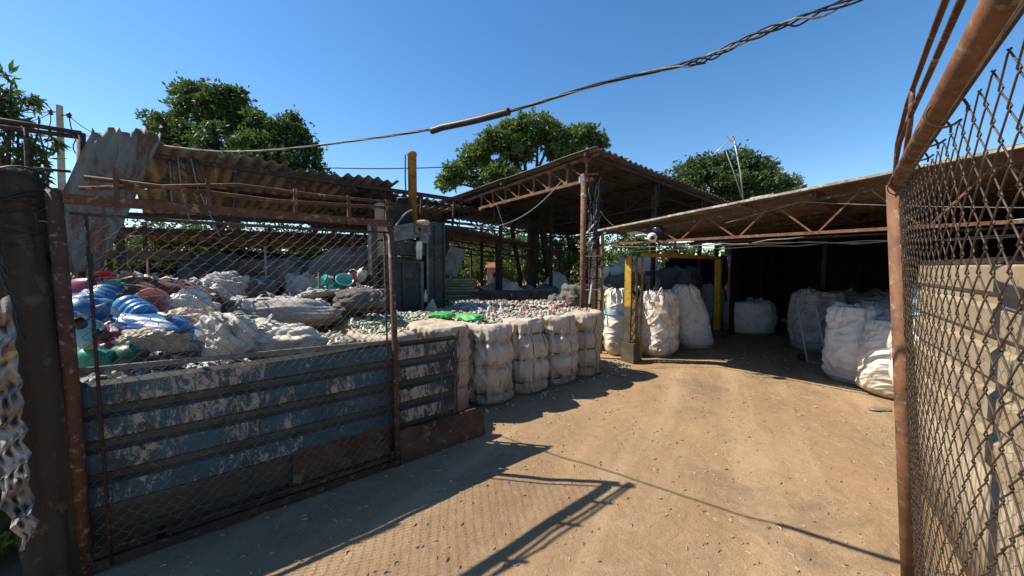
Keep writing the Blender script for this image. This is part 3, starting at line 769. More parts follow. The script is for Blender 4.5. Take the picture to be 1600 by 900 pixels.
# ------------------------------------------------------------------ big bags
def bigbag(px, py, w, h, label, mat, seed, hi=True, taper=.0, lean=(0, 0), loops=False, rot=None, group='big white bulk bags standing about the yard', sq=2.8, wr=.03, wrs=4.2, dd=None, band=None, belly=.10, topn=.045, pos=None):
    g = pos if pos is not None else G(px, py); d = dd or w*.9
    away = Vector((g.x, g.y, 0)).normalized(); c = g+away*(d*.45) if pos is None else g
    t = thing('big_bag', label, 'bulk bag', c, (0, 0, rot if rot is not None else random.uniform(-.5, .5)), group)
    def prof(z): return (.90+belly*math.sin(math.pi*min(1, z*1.05)))*(1-taper*z**1.6)-(.16*(1-z/.07) if z < .07 else 0)-(.10*((z-.92)/.08)**2 if z > .92 else 0)
    v, f = ringbody('sack', w, d, h, 200 if hi else 80, 150 if hi else 54, prof, seed, sq, .03, wr, wrs, -.05, lean, -.5, topn, (.9,))
    link('sack', npmesh('sack', v, f, None, True), t, mat)
    if loops:
        for sx, sy in ((-1, -1), (1, -1), (1, 1), (-1, 1)):
            m = MB(); x, y = sx*w*.36+lean[0]*h, sy*d*.36+lean[1]*h; z0 = h-.1
            pts = [Vector((x-.07*sy, y, z0)), Vector((x-.05*sy, y*1.03, z0+.13)), Vector((x+.01, y*1.05, z0+.19)), Vector((x+.07*sy, y*1.02, z0+.10)), Vector((x+.09*sy, y, z0))]
            m.tube(pts, .014, 5); link('lifting_loop', m.mesh('lifting_loop', (0, 0, 0), True), t, mat)
    if band:
        m = MB(); q = 40; z0, z1 = band
        pr = []
        for i in range(7):
            z = z0+(z1-z0)*i/6; pr.append((prof(z)*w/2*1.06+.012, z*h))
        b = len(m.v)
        for r_, z in pr:
            for j in range(q):
                a = 2*math.pi*j/q; k = (abs(math.cos(a))**sq+abs(math.sin(a))**sq)**(-1/sq)*(1+.015*math.sin(5*a+z*20))
                m.v.append((k*r_*math.cos(a)+lean[0]*z, k*r_*math.sin(a)*d/w+lean[1]*z, z))
        for i in range(6):
            for j in range(q): m.f.append((b+i*q+j, b+i*q+(j+1) % q, b+(i+1)*q+(j+1) % q, b+(i+1)*q+j)); m.mi.append(0)
        link('blue_band', m.mesh('blue_band', (0, 0, 0), True), t, M['bluebag'])
    return t
bigbag(1026, 558, .74, 1.24, 'white bulk bag with brown smears down its side, right of the yellow column', M['bagstain'], 5, rot=.6, loops=True)
bigbag(1084, 545, .80, 1.32, 'white bulk bag slumped sideways to a peak beside the smeared bag', M['bagwhite'], 6, taper=.38, lean=(-.20, .0), rot=.2, wr=.02)
bigbag(966, 556, .55, 1.24, 'cream bulk bag with a blue print directly behind the yellow column', M['bagcream'], 7, rot=.1, band=(.64, .70))
bigbag(945, 540, .50, .98, 'tan rounded bag between the rusty pole and the yellow column', M['bagtan'], 8, taper=.15, belly=.2)
bigbag(1170, 524, 1.20, .82, 'wide sagging white bag inside the dark shed right of the yellow frame', M['bagwhite'], 9, wrs=3, sq=2.3, topn=.06)
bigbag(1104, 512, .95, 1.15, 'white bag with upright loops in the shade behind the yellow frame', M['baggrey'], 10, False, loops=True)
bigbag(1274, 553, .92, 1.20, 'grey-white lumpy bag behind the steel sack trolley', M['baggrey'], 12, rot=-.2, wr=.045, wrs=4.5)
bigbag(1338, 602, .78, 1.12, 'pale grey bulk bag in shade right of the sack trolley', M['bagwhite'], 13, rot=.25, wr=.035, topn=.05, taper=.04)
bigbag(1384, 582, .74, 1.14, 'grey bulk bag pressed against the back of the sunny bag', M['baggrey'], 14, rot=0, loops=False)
bigbag(1408, 628, .92, 1.00, 'bright sunlit wrinkled bag beside the right gate post', M['bagcream'], 15, taper=.10, wr=.03, wrs=5, belly=.16, sq=2.3)
bigbag(1452, 652, .66, 1.45, 'tall white bag with a light blue band seen through the right gate mesh', M['bagwhite'], 16, band=(.80, .97), rot=.1)
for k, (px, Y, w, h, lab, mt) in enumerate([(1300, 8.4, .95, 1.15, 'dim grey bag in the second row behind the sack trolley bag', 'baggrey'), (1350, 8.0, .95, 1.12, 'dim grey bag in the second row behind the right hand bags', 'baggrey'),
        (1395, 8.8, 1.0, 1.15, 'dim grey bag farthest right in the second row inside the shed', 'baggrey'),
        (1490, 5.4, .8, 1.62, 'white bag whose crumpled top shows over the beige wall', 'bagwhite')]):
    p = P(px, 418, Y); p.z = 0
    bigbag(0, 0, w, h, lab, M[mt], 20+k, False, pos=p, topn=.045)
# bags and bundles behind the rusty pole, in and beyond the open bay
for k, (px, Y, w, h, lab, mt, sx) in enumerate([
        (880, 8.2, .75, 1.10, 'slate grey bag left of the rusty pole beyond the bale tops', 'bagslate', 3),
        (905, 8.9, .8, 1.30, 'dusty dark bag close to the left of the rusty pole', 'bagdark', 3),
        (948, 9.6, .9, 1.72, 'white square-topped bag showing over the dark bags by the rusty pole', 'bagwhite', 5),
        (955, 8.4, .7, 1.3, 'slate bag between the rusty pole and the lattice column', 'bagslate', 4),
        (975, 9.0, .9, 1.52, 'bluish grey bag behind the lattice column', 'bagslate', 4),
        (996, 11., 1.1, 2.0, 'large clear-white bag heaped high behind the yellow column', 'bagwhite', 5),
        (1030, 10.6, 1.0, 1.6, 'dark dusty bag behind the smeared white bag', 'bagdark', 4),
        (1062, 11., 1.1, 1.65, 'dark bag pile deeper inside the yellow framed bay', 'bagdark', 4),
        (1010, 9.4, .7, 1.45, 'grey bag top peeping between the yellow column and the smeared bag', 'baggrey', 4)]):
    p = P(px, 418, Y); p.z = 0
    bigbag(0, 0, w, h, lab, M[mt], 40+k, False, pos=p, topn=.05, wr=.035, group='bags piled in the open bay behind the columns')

# steel sack trolley
def trolley():
    b = G(1262, 566); t = thing('sack_trolley', 'bare steel two-bar sack trolley leaning on a grey-white bag', 'hand truck', b)
    bk = Vector((.10, .42, 0)); r = Vector((1, -.25, 0)).normalized()
    for k in (0, 1):
        o = b+r*(.30*k)
        rod(t, 'side_bar', [o, o+bk*.6+Z*.55, o+bk*.95+Z*.88, o+bk*1.0+Z*.97, o+bk*1.05+r*.06+Z*1.01, o+bk*1.1+r*.16+Z*1.03], .017, M['silver'])
    for z in (.3, .66): bar(t, 'crossbar', b+bk*(z/.95)*.98+Z*z, b+r*.30+bk*(z/.95)*.98+Z*z, .018, .018, M['silver'])
    bar(t, 'toe_plate', b-bk*.3+r*.15+Z*.015, b+bk*.1+r*.15+Z*.015, .26, .01, M['silver'])
    for k in (-.06, .36):
        m = MB(); m.lathe([(.0, -.02), (.07, -.02), (.075, 0), (.07, .02), (0, .02)], 16, Matrix.Translation(b+r*k+bk*.25+Z*.075) @ Matrix.Rotation(R(90), 4, 'Y'))
        m.build('wheel', M['cable'], t, True)
trolley()

# ------------------------------------------------------------------ columns
def yellow_column():
    c = G(989, 566)+Vector((0, .12, 0)); c.z = 0
    t = thing('yellow_column', 'lattice column with a peeling yellow front face set in a concrete block', 'column', c)
    m = MB(); e = U*.13; f = V*.13
    m.obox(c+Z*.17, e, f, Z*.17); m.build('footing', M['concrete'], t)
    a = c-U*.075-V*.04; b = c+U*.075-V*.04; H_ = 1.92; W_ = V*.13
    a2 = a+V*.06-U*.025; bar(t, 'face_plate', a2+Z*1.0, a2+Z*H_, .125, .02, M['yellow'], -U); bar(t, 'face_plate', a2+Z*.3, a2+Z*1.0, .125, .02, M['timber'], -U)
    bar(t, 'leg', b+Z*.3, b+Z*H_, .03, .03, M['yellowdull'], U)
    bar(t, 'leg', b+W_+Z*.3, b+W_+Z*H_, .07, .03, M['rustdark'], U); bar(t, 'leg', a+W_+Z*.3, a+W_+Z*H_, .03, .03, M['rustdark'], U)
    for i in range(7):
        z = .38+i*.22
        bar(t, 'lacing', a+Z*z, b+Z*(z+.2), .018, .012, M['yellowdull'], V); bar(t, 'lacing', b+Z*z, b+W_+Z*(z+.2), .018, .012, M['yellowdull'], U)
        bar(t, 'lacing', b+W_+Z*z, a+W_+Z*(z+.2), .018, .012, M['rustdark'], V)
    return c
YC = yellow_column()
def yellow_frame():
    a = P(1004, 398, 6.9); b = P(1123, 404, 9.3); a.z = 1.93; b.z = 1.93
    t = thing('yellow_frame', 'yellow steel frame of a beam and post across the bay behind the smeared bag', 'frame', Vector(((a.x+b.x)/2, (a.y+b.y)/2, 0)))
    bar(t, 'beam', a, b, .06, .07, M['yellow']); b0 = Vector((b.x, b.y, 0))
    bar(t, 'post', b0+Z*.02, b-Z*.03, .13, .10, M['yellow'], U); 
    m = MB(); m.obox(b0+Z*.09, U*.16, V*.16, Z*.09); m.build('footing', M['concrete'], t)
    bar(t, 'post', Vector((a.x, a.y, .02)), a-Z*.03, .03, .03, M['yellowdull'], U)
yellow_frame()
def rusty_pole():
    c = P(910, 480, 7.2); c.z = 0; c.x -= .0
    top = P(914, 270, 7.0)
    t = thing('rusty_pole', 'rusty red pipe pole rising behind the bale row to the roof truss', 'column', c)
    rod(t, 'pipe', [c, Vector((c.x, c.y, 1.6)), Vector((top.x, top.y+.1, top.z))], .052, M['rustlight'], 14)
    m = MB(); k = P(908, 281, 6.95); m.obox(k, (.035, 0, 0), (0, .02, 0), (0, 0, .055)); m.build('junction_box', M['white'], t)
    rod(t, 'collar', [P(908, 306, 7.05), P(911, 303, 7.0), P(915, 306, 7.05)], .016, M['white'])
    bar(t, 'cap_plate', P(912, 272, 7.05), P(935, 272, 7.1), .05, .03, M['rustlight'])
    return c
rusty_pole()
def lattice():
    t0 = P(926, 480, 7.6); t0.z = 0
    t = thing('lattice_column', 'dark lattice column with rungs and one yellow leg right of the rusty pole', 'column', t0)
    a = lambda z: P(923, 418, 7.55)*1+Z*(z-1.7); 
    def at(px, z, Y): p = P(px, 418, Y); p.z = z; return p
    bar(t, 'leg', at(921, 0, 7.6), at(921, 2.0, 7.6), .03, .03, M['rustdark'], U)
    bar(t, 'leg', at(940, 0, 7.6), at(941, 2.35, 7.6), .045, .045, M['yellowdull'], U)
    bar(t, 'leg', at(929, 0, 7.9), at(931, 3.45, 7.9), .10, .08, M['rustdark'], U)
    for i in range(9):
        z = .6+i*.22
        bar(t, 'rung', at(916, z, 7.55), at(942, z+.01, 7.6), .022, .022, M['timber'] if i % 3 else M['silver'])
        if i % 2: bar(t, 'brace', at(922, z, 7.6), at(940, z+.22, 7.6), .018, .012, M['rustlight'])
    for k, (x0, z0, x1, z1) in enumerate([(918, 2.75, 930, 3.05), (916, 2.35, 932, 2.62), (914, 2.1, 928, 2.3), (905, 2.02, 932, 2.05), (903, 1.82, 958, 1.86), (921, 1.0, 926, 1.55)]):
        bar(t, 'strut', at(x0, z0, 7.4), at(x1, z1, 7.6), .03, .02, M['silver'] if k % 2 else M['timber'])
    q = random.Random(3)
    for k in range(9):
        x0 = q.uniform(915, 938); x1 = q.uniform(912, 945); z1 = q.uniform(3.2, 3.5); z0 = q.uniform(1.9, 2.6)
        pts = [at(x0+(x1-x0)*i/9+q.uniform(-3, 3), z0+(z1-z0)*i/9, 7.3+.3*q.random()) for i in range(10)]
        rod(t, 'loose_wire', pts, .007, M['cable'] if k % 3 else M['cablegrey'], 5)
lattice()

# ------------------------------------------------------------------ central open roof
def central_roof():
    P1 = P(928, 229, 6.85); c = Vector((P1.x, P1.y, 0)); c1 = P1.copy()
    dirA = (V*1.0+Z*-.055).normalized(); dirB = (U*1.0+Z*-.045).normalized()
    t = thing('central_roof', 'open-sided corrugated roof on rusty lattice trusses over the middle of the yard', 'roof', c)
    roof(t, c1, dirB, dirA, 7.6, 7.2, M['roofcement'], .95, 3, .19, .028, .012, .006)
    # front-left truss under the A edge
    def pa(s, z): q = c1+U*.18+dirA*s; q.z += z; return q
    def pb(s, z): q = c1+V*.2+dirB*s; q.z += z; return q
    a0 = pa(.15, -.50); b0 = pa(3.5, -.47); a1 = pa(.05, -.09); b1 = pa(4.6, -.13)
    bar(t, 'lower_chord', a0, pa(3.6, -.43), .055, .055, M['rustlight']); bar(t, 'upper_chord', a1, b1, .055, .055, M['rustlight'])
    n = 7
    for i in range(n+1):
        s = .3+i*.47
        bar(t, 'upright', pa(s, -.47), pa(s, -.10), .035, .035, M['rustlight'])
        if i < n: bar(t, 'brace', pa(s+.44, -.12), pa(s+.03, -.45), .03, .018, M['rustlight'])
        m = MB(); m.obox(pa(s, -.12), dirA*.055, U*.03, Z*.04); m.obox(pa(s+.03, -.45), dirA*.055, U*.03, Z*.04); m.build('gusset', M['rustlight'], t)
    # truss along the right edge
    bar(t, 'upper_chord', pb(0, -.09), pb(7.4, -.09), .05, .06, M['rustdark'])
    bar(t, 'upper_chord', pb(.1, -.16)+V*.5, pb(7.4, -.16)+V*.5, .05, .06, M['rustdark'])
    for r_, dv in ((1, 2.4), (2, 4.8), (3, 7.0)):
        bar(t, 'purlin', pb(0, -.09)+dirA*dv, pb(7.5, -.09)+dirA*dv, .05, .05, M['rustdark'])
    for k, s in enumerate((2.6, 5.0, 7.3)):
        a = c1+dirB*s; e = a+dirA*7.0
        truss(t, a-Z*.62+V*.2, e-Z*.62, a-Z*.10+V*.2, e-Z*.10, 8, M['rustdark'], .045)
    for s, d in ((2.6, .3), (5.0, .3), (7.3, .3), (0.1, 6.9), (2.6, 6.9), (5.0, 6.9), (7.3, 6.9), (2.6, 3.5)):
        q = c1+U*s+V*d; bar(t, 'post', Vector((q.x, q.y, 0)), Vector((q.x, q.y, c1.z-.045*s-.055*d-.10)), .08, .08, M['rustdark'], U)
    for s, z in ((.9, -1.0), (1.1, -1.05)):
        q = pa(2.0+s, -.5); rod(t, 'hanging_wire', [q, q-Z*.1+U*.03, q-Z*.35], .007, M['wirebrown'], 5)
central_roof()
# second open roof further back, left of the centre
def back_roof():
    c = P(700, 352, 9.2); 
    t = thing('back_roof', 'low corrugated roof on dark trusses far behind the black press', 'roof', Vector((c.x, c.y, 0)))
    da = (U*1.0+V*.35+Z*-.05).normalized(); db = (V*1.0-U*.35+Z*.07).normalized()
    roof(t, c, da, db, 7.5, 5.0, M['rooflight'], .95, 2)
    for k in range(3):
        a = c+db*(.2+k*2.2)-Z*.1; e = a+da*7.3
        truss(t, a-Z*.38, e-Z*.38, a, e, 9, M['rustdark'], .045)
    for s, d in ((.2, .2), (2.5, .2), (5, .2), (7.2, .2), (.2, 4.6), (3.6, 4.6), (7.2, 4.6)):
        q = c+da*s+db*d; bar(t, 'post', Vector((q.x, q.y, 0)), q-Z*.1, .08, .08, M['rustdark'], U)
back_roof()

# ------------------------------------------------------------------ left roof
def left_roof():
    C = P(180, 222, 5.15)
    t = thing('left_roof', 'sagging corrugated roof with rusty truss edge above the scrap heap on the left', 'roof', Vector((C.x, C.y, 0)))
    zc = C.z
    da = U.copy(); db = (V+Z*-.10).normalized()
    roof(t, C+Z*.03, (da+Z*.004).normalized(), db, 3.9, 4.8, M['rooflight'], .98, 2, .19, .028, .07, .05)
    roof(t, C+db*4.7-Z*.34, da, (V+Z*-.05).normalized(), 5.4, 3.5, M['roofcement'], .98, 2, .19, .028, .03, .02)
    a = C-V*.06-Z*.12; e = a+U*5.6-Z*.05
    bar(t, 'upper_chord', a, e, .07, .07, M['rustdark']); bar(t, 'lower_chord', a-Z*.62+V*.1, e-Z*.62+V*.1, .06, .06, M['rustdark'])
    for i in range(7):
        s = .5+i*.78
        bar(t, 'upright', a+U*s, a+U*s-Z*.60+V*.1, .045, .045, M['rustdark'])
        if i % 2 == 0: bar(t, 'brace', a+U*s, a+U*(s+.74)-Z*.58+V*.1, .035, .02, M['rustdark'])
    for dv in (1.6, 3.2, 4.7, 6.3, 8.0):
        bar(t, 'purlin', C+V*dv-Z*(.09+.10*dv), C+U*5.4+V*dv-Z*(.09+.10*dv), .06, .08, M['rustdark'])
    for s in (1.3, 3.4):
        truss(t, C+U*s-Z*.62+V*.1, C+U*s+V*8-Z*1.25, C+U*s-Z*.12+V*.1, C+U*s+V*8-Z*.9, 7, M['rustdark'], .045)
    for s, d, w in ((0, 0, .08), (3.75, .1, .07), (0, 4.7, .08), (2.4, 4.7, .08), (5.3, 4.7, .08), (0, 8, .08), (2.7, 8, .08), (5.3, 8, .08)):
        q = C+U*s+V*d; bar(t, 'post', Vector((q.x, q.y, 0)), Vector((q.x, q.y, zc-.15-.1*d)), w, w, M['rustdark'], U)
    # bundle of hanging cables at the near corner
    for k in range(5):
        q = C+U*(.55+.07*k)-V*.12; rod(t, 'hanging_wire', [q-Z*.1, q-Z*.5+U*.02*k, q-Z*(.9+.1*k)+U*.1*k, q-Z*(.95+.03*k)+U*.2], .008, M['cablegrey'] if k % 2 else M['cable'], 5)
left_roof()
def mid_roof():
    C = P(548, 288, 7.6)
    t = thing('small_roof', 'patched corrugated roof pieces between the left roof and the yellow cylinder', 'roof', Vector((C.x, C.y, 0)))
    roof(t, C-Z*.05, U, (V*.9+U*-.2+Z*-.14).normalized(), 1.9, 3.6, M['roofcement'], .95, 1, .19, .03, .05, .03)
    roof(t, C+U*1.75+Z*.02+V*.5, (U+Z*-.06).normalized(), (V*.9+Z*.02).normalized(), 2.2, 3.4, M['roofcement'], .95, 1, .19, .03, .04, .04)
    roof(t, C+U*1.0-Z*.34-V*.3, (U+Z*.02).normalized(), (V+Z*-.16).normalized(), 1.0, 2.2, M['rooflight'], .95, 1, .19, .03, .04, .03)
    for d in (.3, 1.6, 3.0): bar(t, 'purlin', C+V*d-Z*(.16+.1*d), C+U*4.0+V*d-Z*(.2+.1*d), .06, .07, M['rustdark'])
    truss(t, C-Z*.60+V*.2, C+U*4.2-Z*.66+V*.2, C-Z*.16+V*.2, C+U*4.2-Z*.22+V*.2, 8, M['rustdark'], .04)
    for s, d in ((.1, .3), (4.0, .3), (.1, 3.2), (4.0, 3.2)):
        q = C+U*s+V*d; bar(t, 'post', Vector((q.x, q.y, 0)), Vector((q.x, q.y, C.z-.2-.1*d)), .07, .07, M['rustdark'], U)
mid_roof()
# beams and tarpaulins in the open gap under the left roof
def gap_beam(px0, py0, Y0, px1, py1, Y1, w, h, lab, mat='timber'):
    a, b = P(px0, py0, Y0), P(px1, py1, Y1); t = thing('beam', lab, 'beam', Vector((a.x, a.y, a.z)), group='loose beams slung under the left roof')
    bar(t, 'timber', a, b, w, h, M[mat])
    for q in (a, b): bar(t, 'prop', Vector((q.x, q.y+.05, 0)), q-Z*h*.5+Vector((0, .05, 0)), .05, .05, M['rustdark'], U)
gap_beam(165, 360, 6.2, 600, 372, 8.2, .12, .12, 'long dark beam under the left roof just above the tarpaulins', 'rustdark')
gap_beam(165, 398, 5.6, 300, 400, 6.0, .12, .13, 'weathered timber beam with a sunlit top left of the tarpaulin', 'timber')
gap_beam(110, 332, 5.2, 600, 352, 7.6, .07, .07, 'rusty beam behind the top rail of the gate', 'rustdark')
def tarp_mesh(a, b, drop, seed, nx=60, ny=26):
    a, b = Vector(a), Vector(b); v = []
    n_ = (b-a).cross(Z).normalized()
    for j in range(ny+1):
        for i in range(nx+1):
            p = a.lerp(b, i/nx)-Z*(drop*j/ny); v.append(tuple(p))
    v = np.array(v); q = v*np.array([3.2, 3.2, 1.1])
    d = .09*ridged(q+seed, seed, 3)+.12*noise(v*1.3+seed, seed+1); jj = np.repeat(np.arange(ny+1), nx+1)/ny
    v = v+np.array(n_)[None, :]*(d*(.25+jj))[:, None]; v[:, 2] -= .12*np.abs(noise(v*np.array([2, 2, 0])+seed, seed+2))*(1-jj)
    f = [(i+j*(nx+1), i+1+j*(nx+1), i+1+(j+1)*(nx+1), i+(j+1)*(nx+1)) for j in range(ny) for i in range(nx)]
    return v, f
def tarp(a, b, drop, seed, lab, mat):
    v, f = tarp_mesh(a, b, drop, seed); o0 = np.array([(a.x+b.x)/2, (a.y+b.y)/2, a.z-drop])
    o = link('tarpaulin', npmesh('tarpaulin', v-o0, f, None, True), None, M[mat], o0); s = o.modifiers.new('s', 'SOLIDIFY'); s.thickness = .004
    tag(o, lab, 'tarpaulin', 'dark tarpaulins hung under the left roof')
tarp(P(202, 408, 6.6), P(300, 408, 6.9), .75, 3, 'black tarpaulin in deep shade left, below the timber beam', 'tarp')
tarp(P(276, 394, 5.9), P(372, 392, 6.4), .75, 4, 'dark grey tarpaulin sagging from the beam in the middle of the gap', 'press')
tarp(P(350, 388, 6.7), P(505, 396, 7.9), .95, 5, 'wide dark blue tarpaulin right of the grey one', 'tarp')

def dark_backs():  # boards added only to darken the gap under the left roof
    a = P(235, 418, 10.2); a.z = 0; t = thing('dark_backing', 'dark boards added to darken the far back under the left roof', 'fence', a); me = None
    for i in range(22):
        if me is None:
            m = MB(); m.obox(Z*.86, U*.165, V*.012, Z*.86); me = m.mesh('backing_board'); me.materials.append(M['darkwall'])
        o = bpy.data.objects.new('backing_board', me); COL.objects.link(o); o.parent = t; o.location = U*(.34*i)+Z*random.uniform(-.12, .02)+V*random.uniform(-.02, .02)
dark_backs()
tarp(P(1042, 398, 12.3), P(1135, 398, 13.2), 1.5, 9, 'dark sheet added to block light at the back of the bay behind the yellow frame', 'tarp')  # added dark sheet, keeps daylight out of the bay

# ------------------------------------------------------------------ press
def press():
    c = P(650, 418, 6.35); c.z = 0
    t = thing('baling_press', 'tall black steel baling press with a worn yellow cylinder sticking up through the roof', 'machine', c)
    f0 = c-V*.0
    def b(name, s0, s1, d0, d1, z0, z1, mat, sub=None):
        m = MB(); m.obox(c+U*((s0+s1)/2)+V*((d0+d1)/2)+Z*((z0+z1)/2), U*(s1-s0)/2, V*(d1-d0)/2, Z*(z1-z0)/2)
        return link(name, m.mesh(name, t.location), sub or t, M[mat])
    b('chamber', -.62, .12, .02, .75, .25, 1.88, 'press')
    door = b('door', -.60, .08, -.03, .018, .30, 1.80, 'press')
    for s in (-.60, -.27, .05): b('door_rib', s, s+.05, -.07, -.032, .30, 1.80, 'presslight' if s > 0 else 'press', door)
    for z in (.34, .95, 1.77): b('door_rib', -.545, .045, -.065, -.033, z, z+.05, 'press', door)
    col_ = b('column', .16, .50, -.06, .10, .0, 2.46, 'press'); b('column', -.74, -.645, -.02, .12, 0, 2.4, 'press')
    b('column_flange', .155, .185, -.09, -.062, .0, 2.47, 'presslight', col_); b('column_flange', .475, .505, -.09, -.062, 0, 2.47, 'press', col_); b('column_flange', .31, .335, -.08, -.062, 0, 2.4, 'press', col_)
    for z in (1.0, 2.02): b('column_band', .19, .47, -.078, -.0625, z, z+.05, 'press', col_)
    b('ram_head', -.50, .15, -.05, .5, 1.90, 2.12, 'press')
    # grey counter beam that slopes up to the column
    m = MB(); m.beam(c-U*.52-V*.08+Z*2.20, c+U*.20-V*.08+Z*2.36, .08, .24); m.build('head_beam', M['presslight'], t)
    b('head_plate', .02, .17, -.14, -.10, 2.1, 2.48, 'presslight')
    m = MB(); m.lathe([(.035, -.03), (.07, -.03), (.07, .03), (.035, .03)], 14, Matrix.Translation(c-U*.02-V*.15+Z*2.31) @ Matrix.Rotation(math.pi/2, 4, V.cross(Z)) , 0, False); m.build('pulley', M['presslight'], t, True)
    q = P(645, 330, 6.6)
    m = MB(); Tm = Matrix.Translation((q.x, q.y, 0)); m.lathe([(.072, 2.45), (.072, 3.58), (.080, 3.585), (.080, 3.63), (.064, 3.65)], 24, Tm); m.build('cylinder', M['yellowpipe'], t, True)
    rod(t, 'cylinder_pipe', [Vector((q.x-.11, q.y-.02, 3.6)), Vector((q.x-.115, q.y-.02, 3.2)), Vector((q.x-.1, q.y-.02, 2.7))], .012, M['rustdark'])
    rod(t, 'hose', sag(c-U*.55-V*.1+Z*2.0, c-U*.1-V*.1+Z*2.62, -.12, 12), .014, M['cablegrey'])
    rod(t, 'hose', [Vector((q.x-.25, q.y-.1, 2.7)), Vector((q.x-.22, q.y-.1, 2.86)), Vector((q.x-.05, q.y-.1, 2.86)), Vector((q.x-.02, q.y-.1, 2.6))], .018, M['cable'])
    b('tank', -.5, -.05, .05, .45, 2.15, 2.74, 'darkwall')
    return t, c
PR, PC = press()
def small_things():
    # pale pyramid and cloth by the press
    p = P(672, 488, 5.9); z0 = 1.0
    m = MB(); a = [Vector((p.x-.12, p.y, z0)), Vector((p.x+.13, p.y+.02, z0)), Vector((p.x+.10, p.y+.2, z0)), Vector((p.x-.1, p.y+.2, z0))]; ap = Vector((p.x+.03, p.y+.08, z0+.22))
    m.add(a+[ap], [(0, 1, 4), (1, 2, 4), (2, 3, 4), (3, 0, 4), (3, 2, 1, 0)]); o = m.build('folded_card', M['baggrey']); tag(o, 'small grey pyramid of folded sheet on the bale tops in front of the press', 'sheet')
    v, f = lump(.22, .2, .38, 71, .3, 4, 30); q = P(655, 395, 6.15); q.z = P(655, 400, 6.1).z-.05
    o = link('white_rag', npmesh('white_rag', v, f, None, True), None, M['bagcream'], q); o.scale = (.42, .42, .85); tag(o, 'white rag draped down the left edge of the black press column', 'rag')
    v, f = lump(.20, .2, .09, 72, .3, 4, 30); q = P(660, 352, 6.3)
    o = link('white_rag', npmesh('white_rag', v, f, None, True), None, M['bagcream'], q); tag(o, 'crumpled white rag lying on top of the black press', 'rag')
    q = P(665, 462, 6.05); o = MB(); o.tube([q-Z*.1, q+Z*.02, q+Z*.04, q+Z*.09], [.03, .03, .012, .012], 10); tag(o.build('water_bottle', M['p_clear'], None, True), 'small clear bottle standing at the foot of the press column', 'bottle')
    # stack of cardboard sheets behind the press and the board leaning above it
    c = P(713, 455, 8.2); c.z = 0; t = thing('sheet_stack', 'stack of tan flattened sheets behind the black press', 'stack', c)
    for k in range(11):
        m = MB(); z = .9+k*.055; m.obox(c+Z*z+Vector((random.uniform(-.05, .05), random.uniform(-.05, .05), 0)), (.38+random.uniform(-.06, .06), .05, 0), (-.05, .35, 0), (0, random.uniform(-.01, .01), .02)); m.build('sheet', M['cardboard'], t)
    m = MB(); m.obox(c+Z*.43, (.4, 0, 0), (0, .35, 0), (0, 0, .42)); m.build('pallet_box', M['darkwall'], t)
    a = P(700, 430, 8.0); b = P(716, 388, 8.3)
    m = MB(); m.beam(a, b, .36, .03, 0, Vector((0, -1, .3))); o = m.build('leaning_board', M['cardboard']); tag(o, 'pale tan board leaning up above the sheet stack', 'board')
    # dark bench / bin behind the bales
    c = P(780, 470, 8.1); c.z = 0; t = thing('sorting_bench', 'long black sorting bench in deep shade behind the bale tops', 'bench', c)
    a, e = P(700, 452, 7.9), P(862, 452, 8.3); a.z = e.z = 1.22
    bar(t, 'side_panel', Vector((a.x, a.y, .62)), Vector((e.x, e.y, .62)), .04, 1.1, M['press']); bar(t, 'top_edge', a-Z*.02, e-Z*.02, .08, .05, M['press'])
    bar(t, 'back_panel', Vector((a.x, a.y+.9, .62)), Vector((e.x, e.y+.9, .62)), .04, 1.1, M['press'])
    for k in range(6):
        q = a.lerp(e, k/5); bar(t, 'leg', Vector((q.x, q.y-.05, 0)), Vector((q.x, q.y-.05, 1.15)), .06, .05, M['press'], U)
small_things()
# clutter standing behind the bench: dark chairs, clear bags, hut, far things
def clutter():
    q = random.Random(21)
    dat = [(742, 11, .7, 1.45, 'bagdark', 'dark bundle behind the bench under the back roof, left'), (768, 12.5, .8, 1.5, 'baggrey', 'grey bundle in sun behind the bench'),
           (800, 11.5, .8, 1.55, 'bagcream', 'cream sunlit sack behind the bench by a dark trunk'), (826, 12, .9, 1.4, 'baggrey', 'grey sack behind the bench right of the trunk'),
           (852, 11, .7, 1.5, 'bagslate', 'slate sack at the right end behind the bench'), (785, 13.5, 1.0, 1.75, 'bagwhite', 'white sack far behind the bench beside the hut'),
           (868, 12.5, .9, 1.9, 'bagcream', 'pale heaped sack far behind, left of the rusty pole')]
    for k, (px, Y, w, h, mt, lab) in enumerate(dat):
        p = P(px, 418, Y); p.z = 0; v, f = lump(w, w, h, 90+k, .14, 3, 40, False); v[:, 2] *= .86
        o = link('sack', npmesh('sack', v, f, None, True), None, M[mt], p); tag(o, lab, 'sack', 'sacks beyond the sorting bench')
    p = P(772, 418, 19); p.z = 0; t = thing('small_hut', 'tiny whitewashed hut with a clay tile roof among the far bushes', 'hut', p)
    m = MB(); m.obox(p+Z*.9, (.32, 0, 0), (0, .5, 0), (0, 0, .80)); m.build('wall', M['hut'], t)
    m = MB(); a = p+Z*1.70; m.add([a+Vector(q_) for q_ in ((-.4, -.6, 0), (.4, -.6, 0), (.4, .6, 0), (-.4, .6, 0), (-.4, 0, .25), (.4, 0, .25))], [(0, 1, 5, 4), (2, 3, 4, 5), (0, 4, 3), (1, 2, 5), (3, 2, 1, 0)]); m.build('tile_roof', M['tile'], t)
    m = MB(); m.obox(p+Vector((.1, -.51, .8)), (.12, 0, 0), (0, .015, 0), (0, 0, .65)); m.build('doorway', M['darkwall'], t)
clutter()

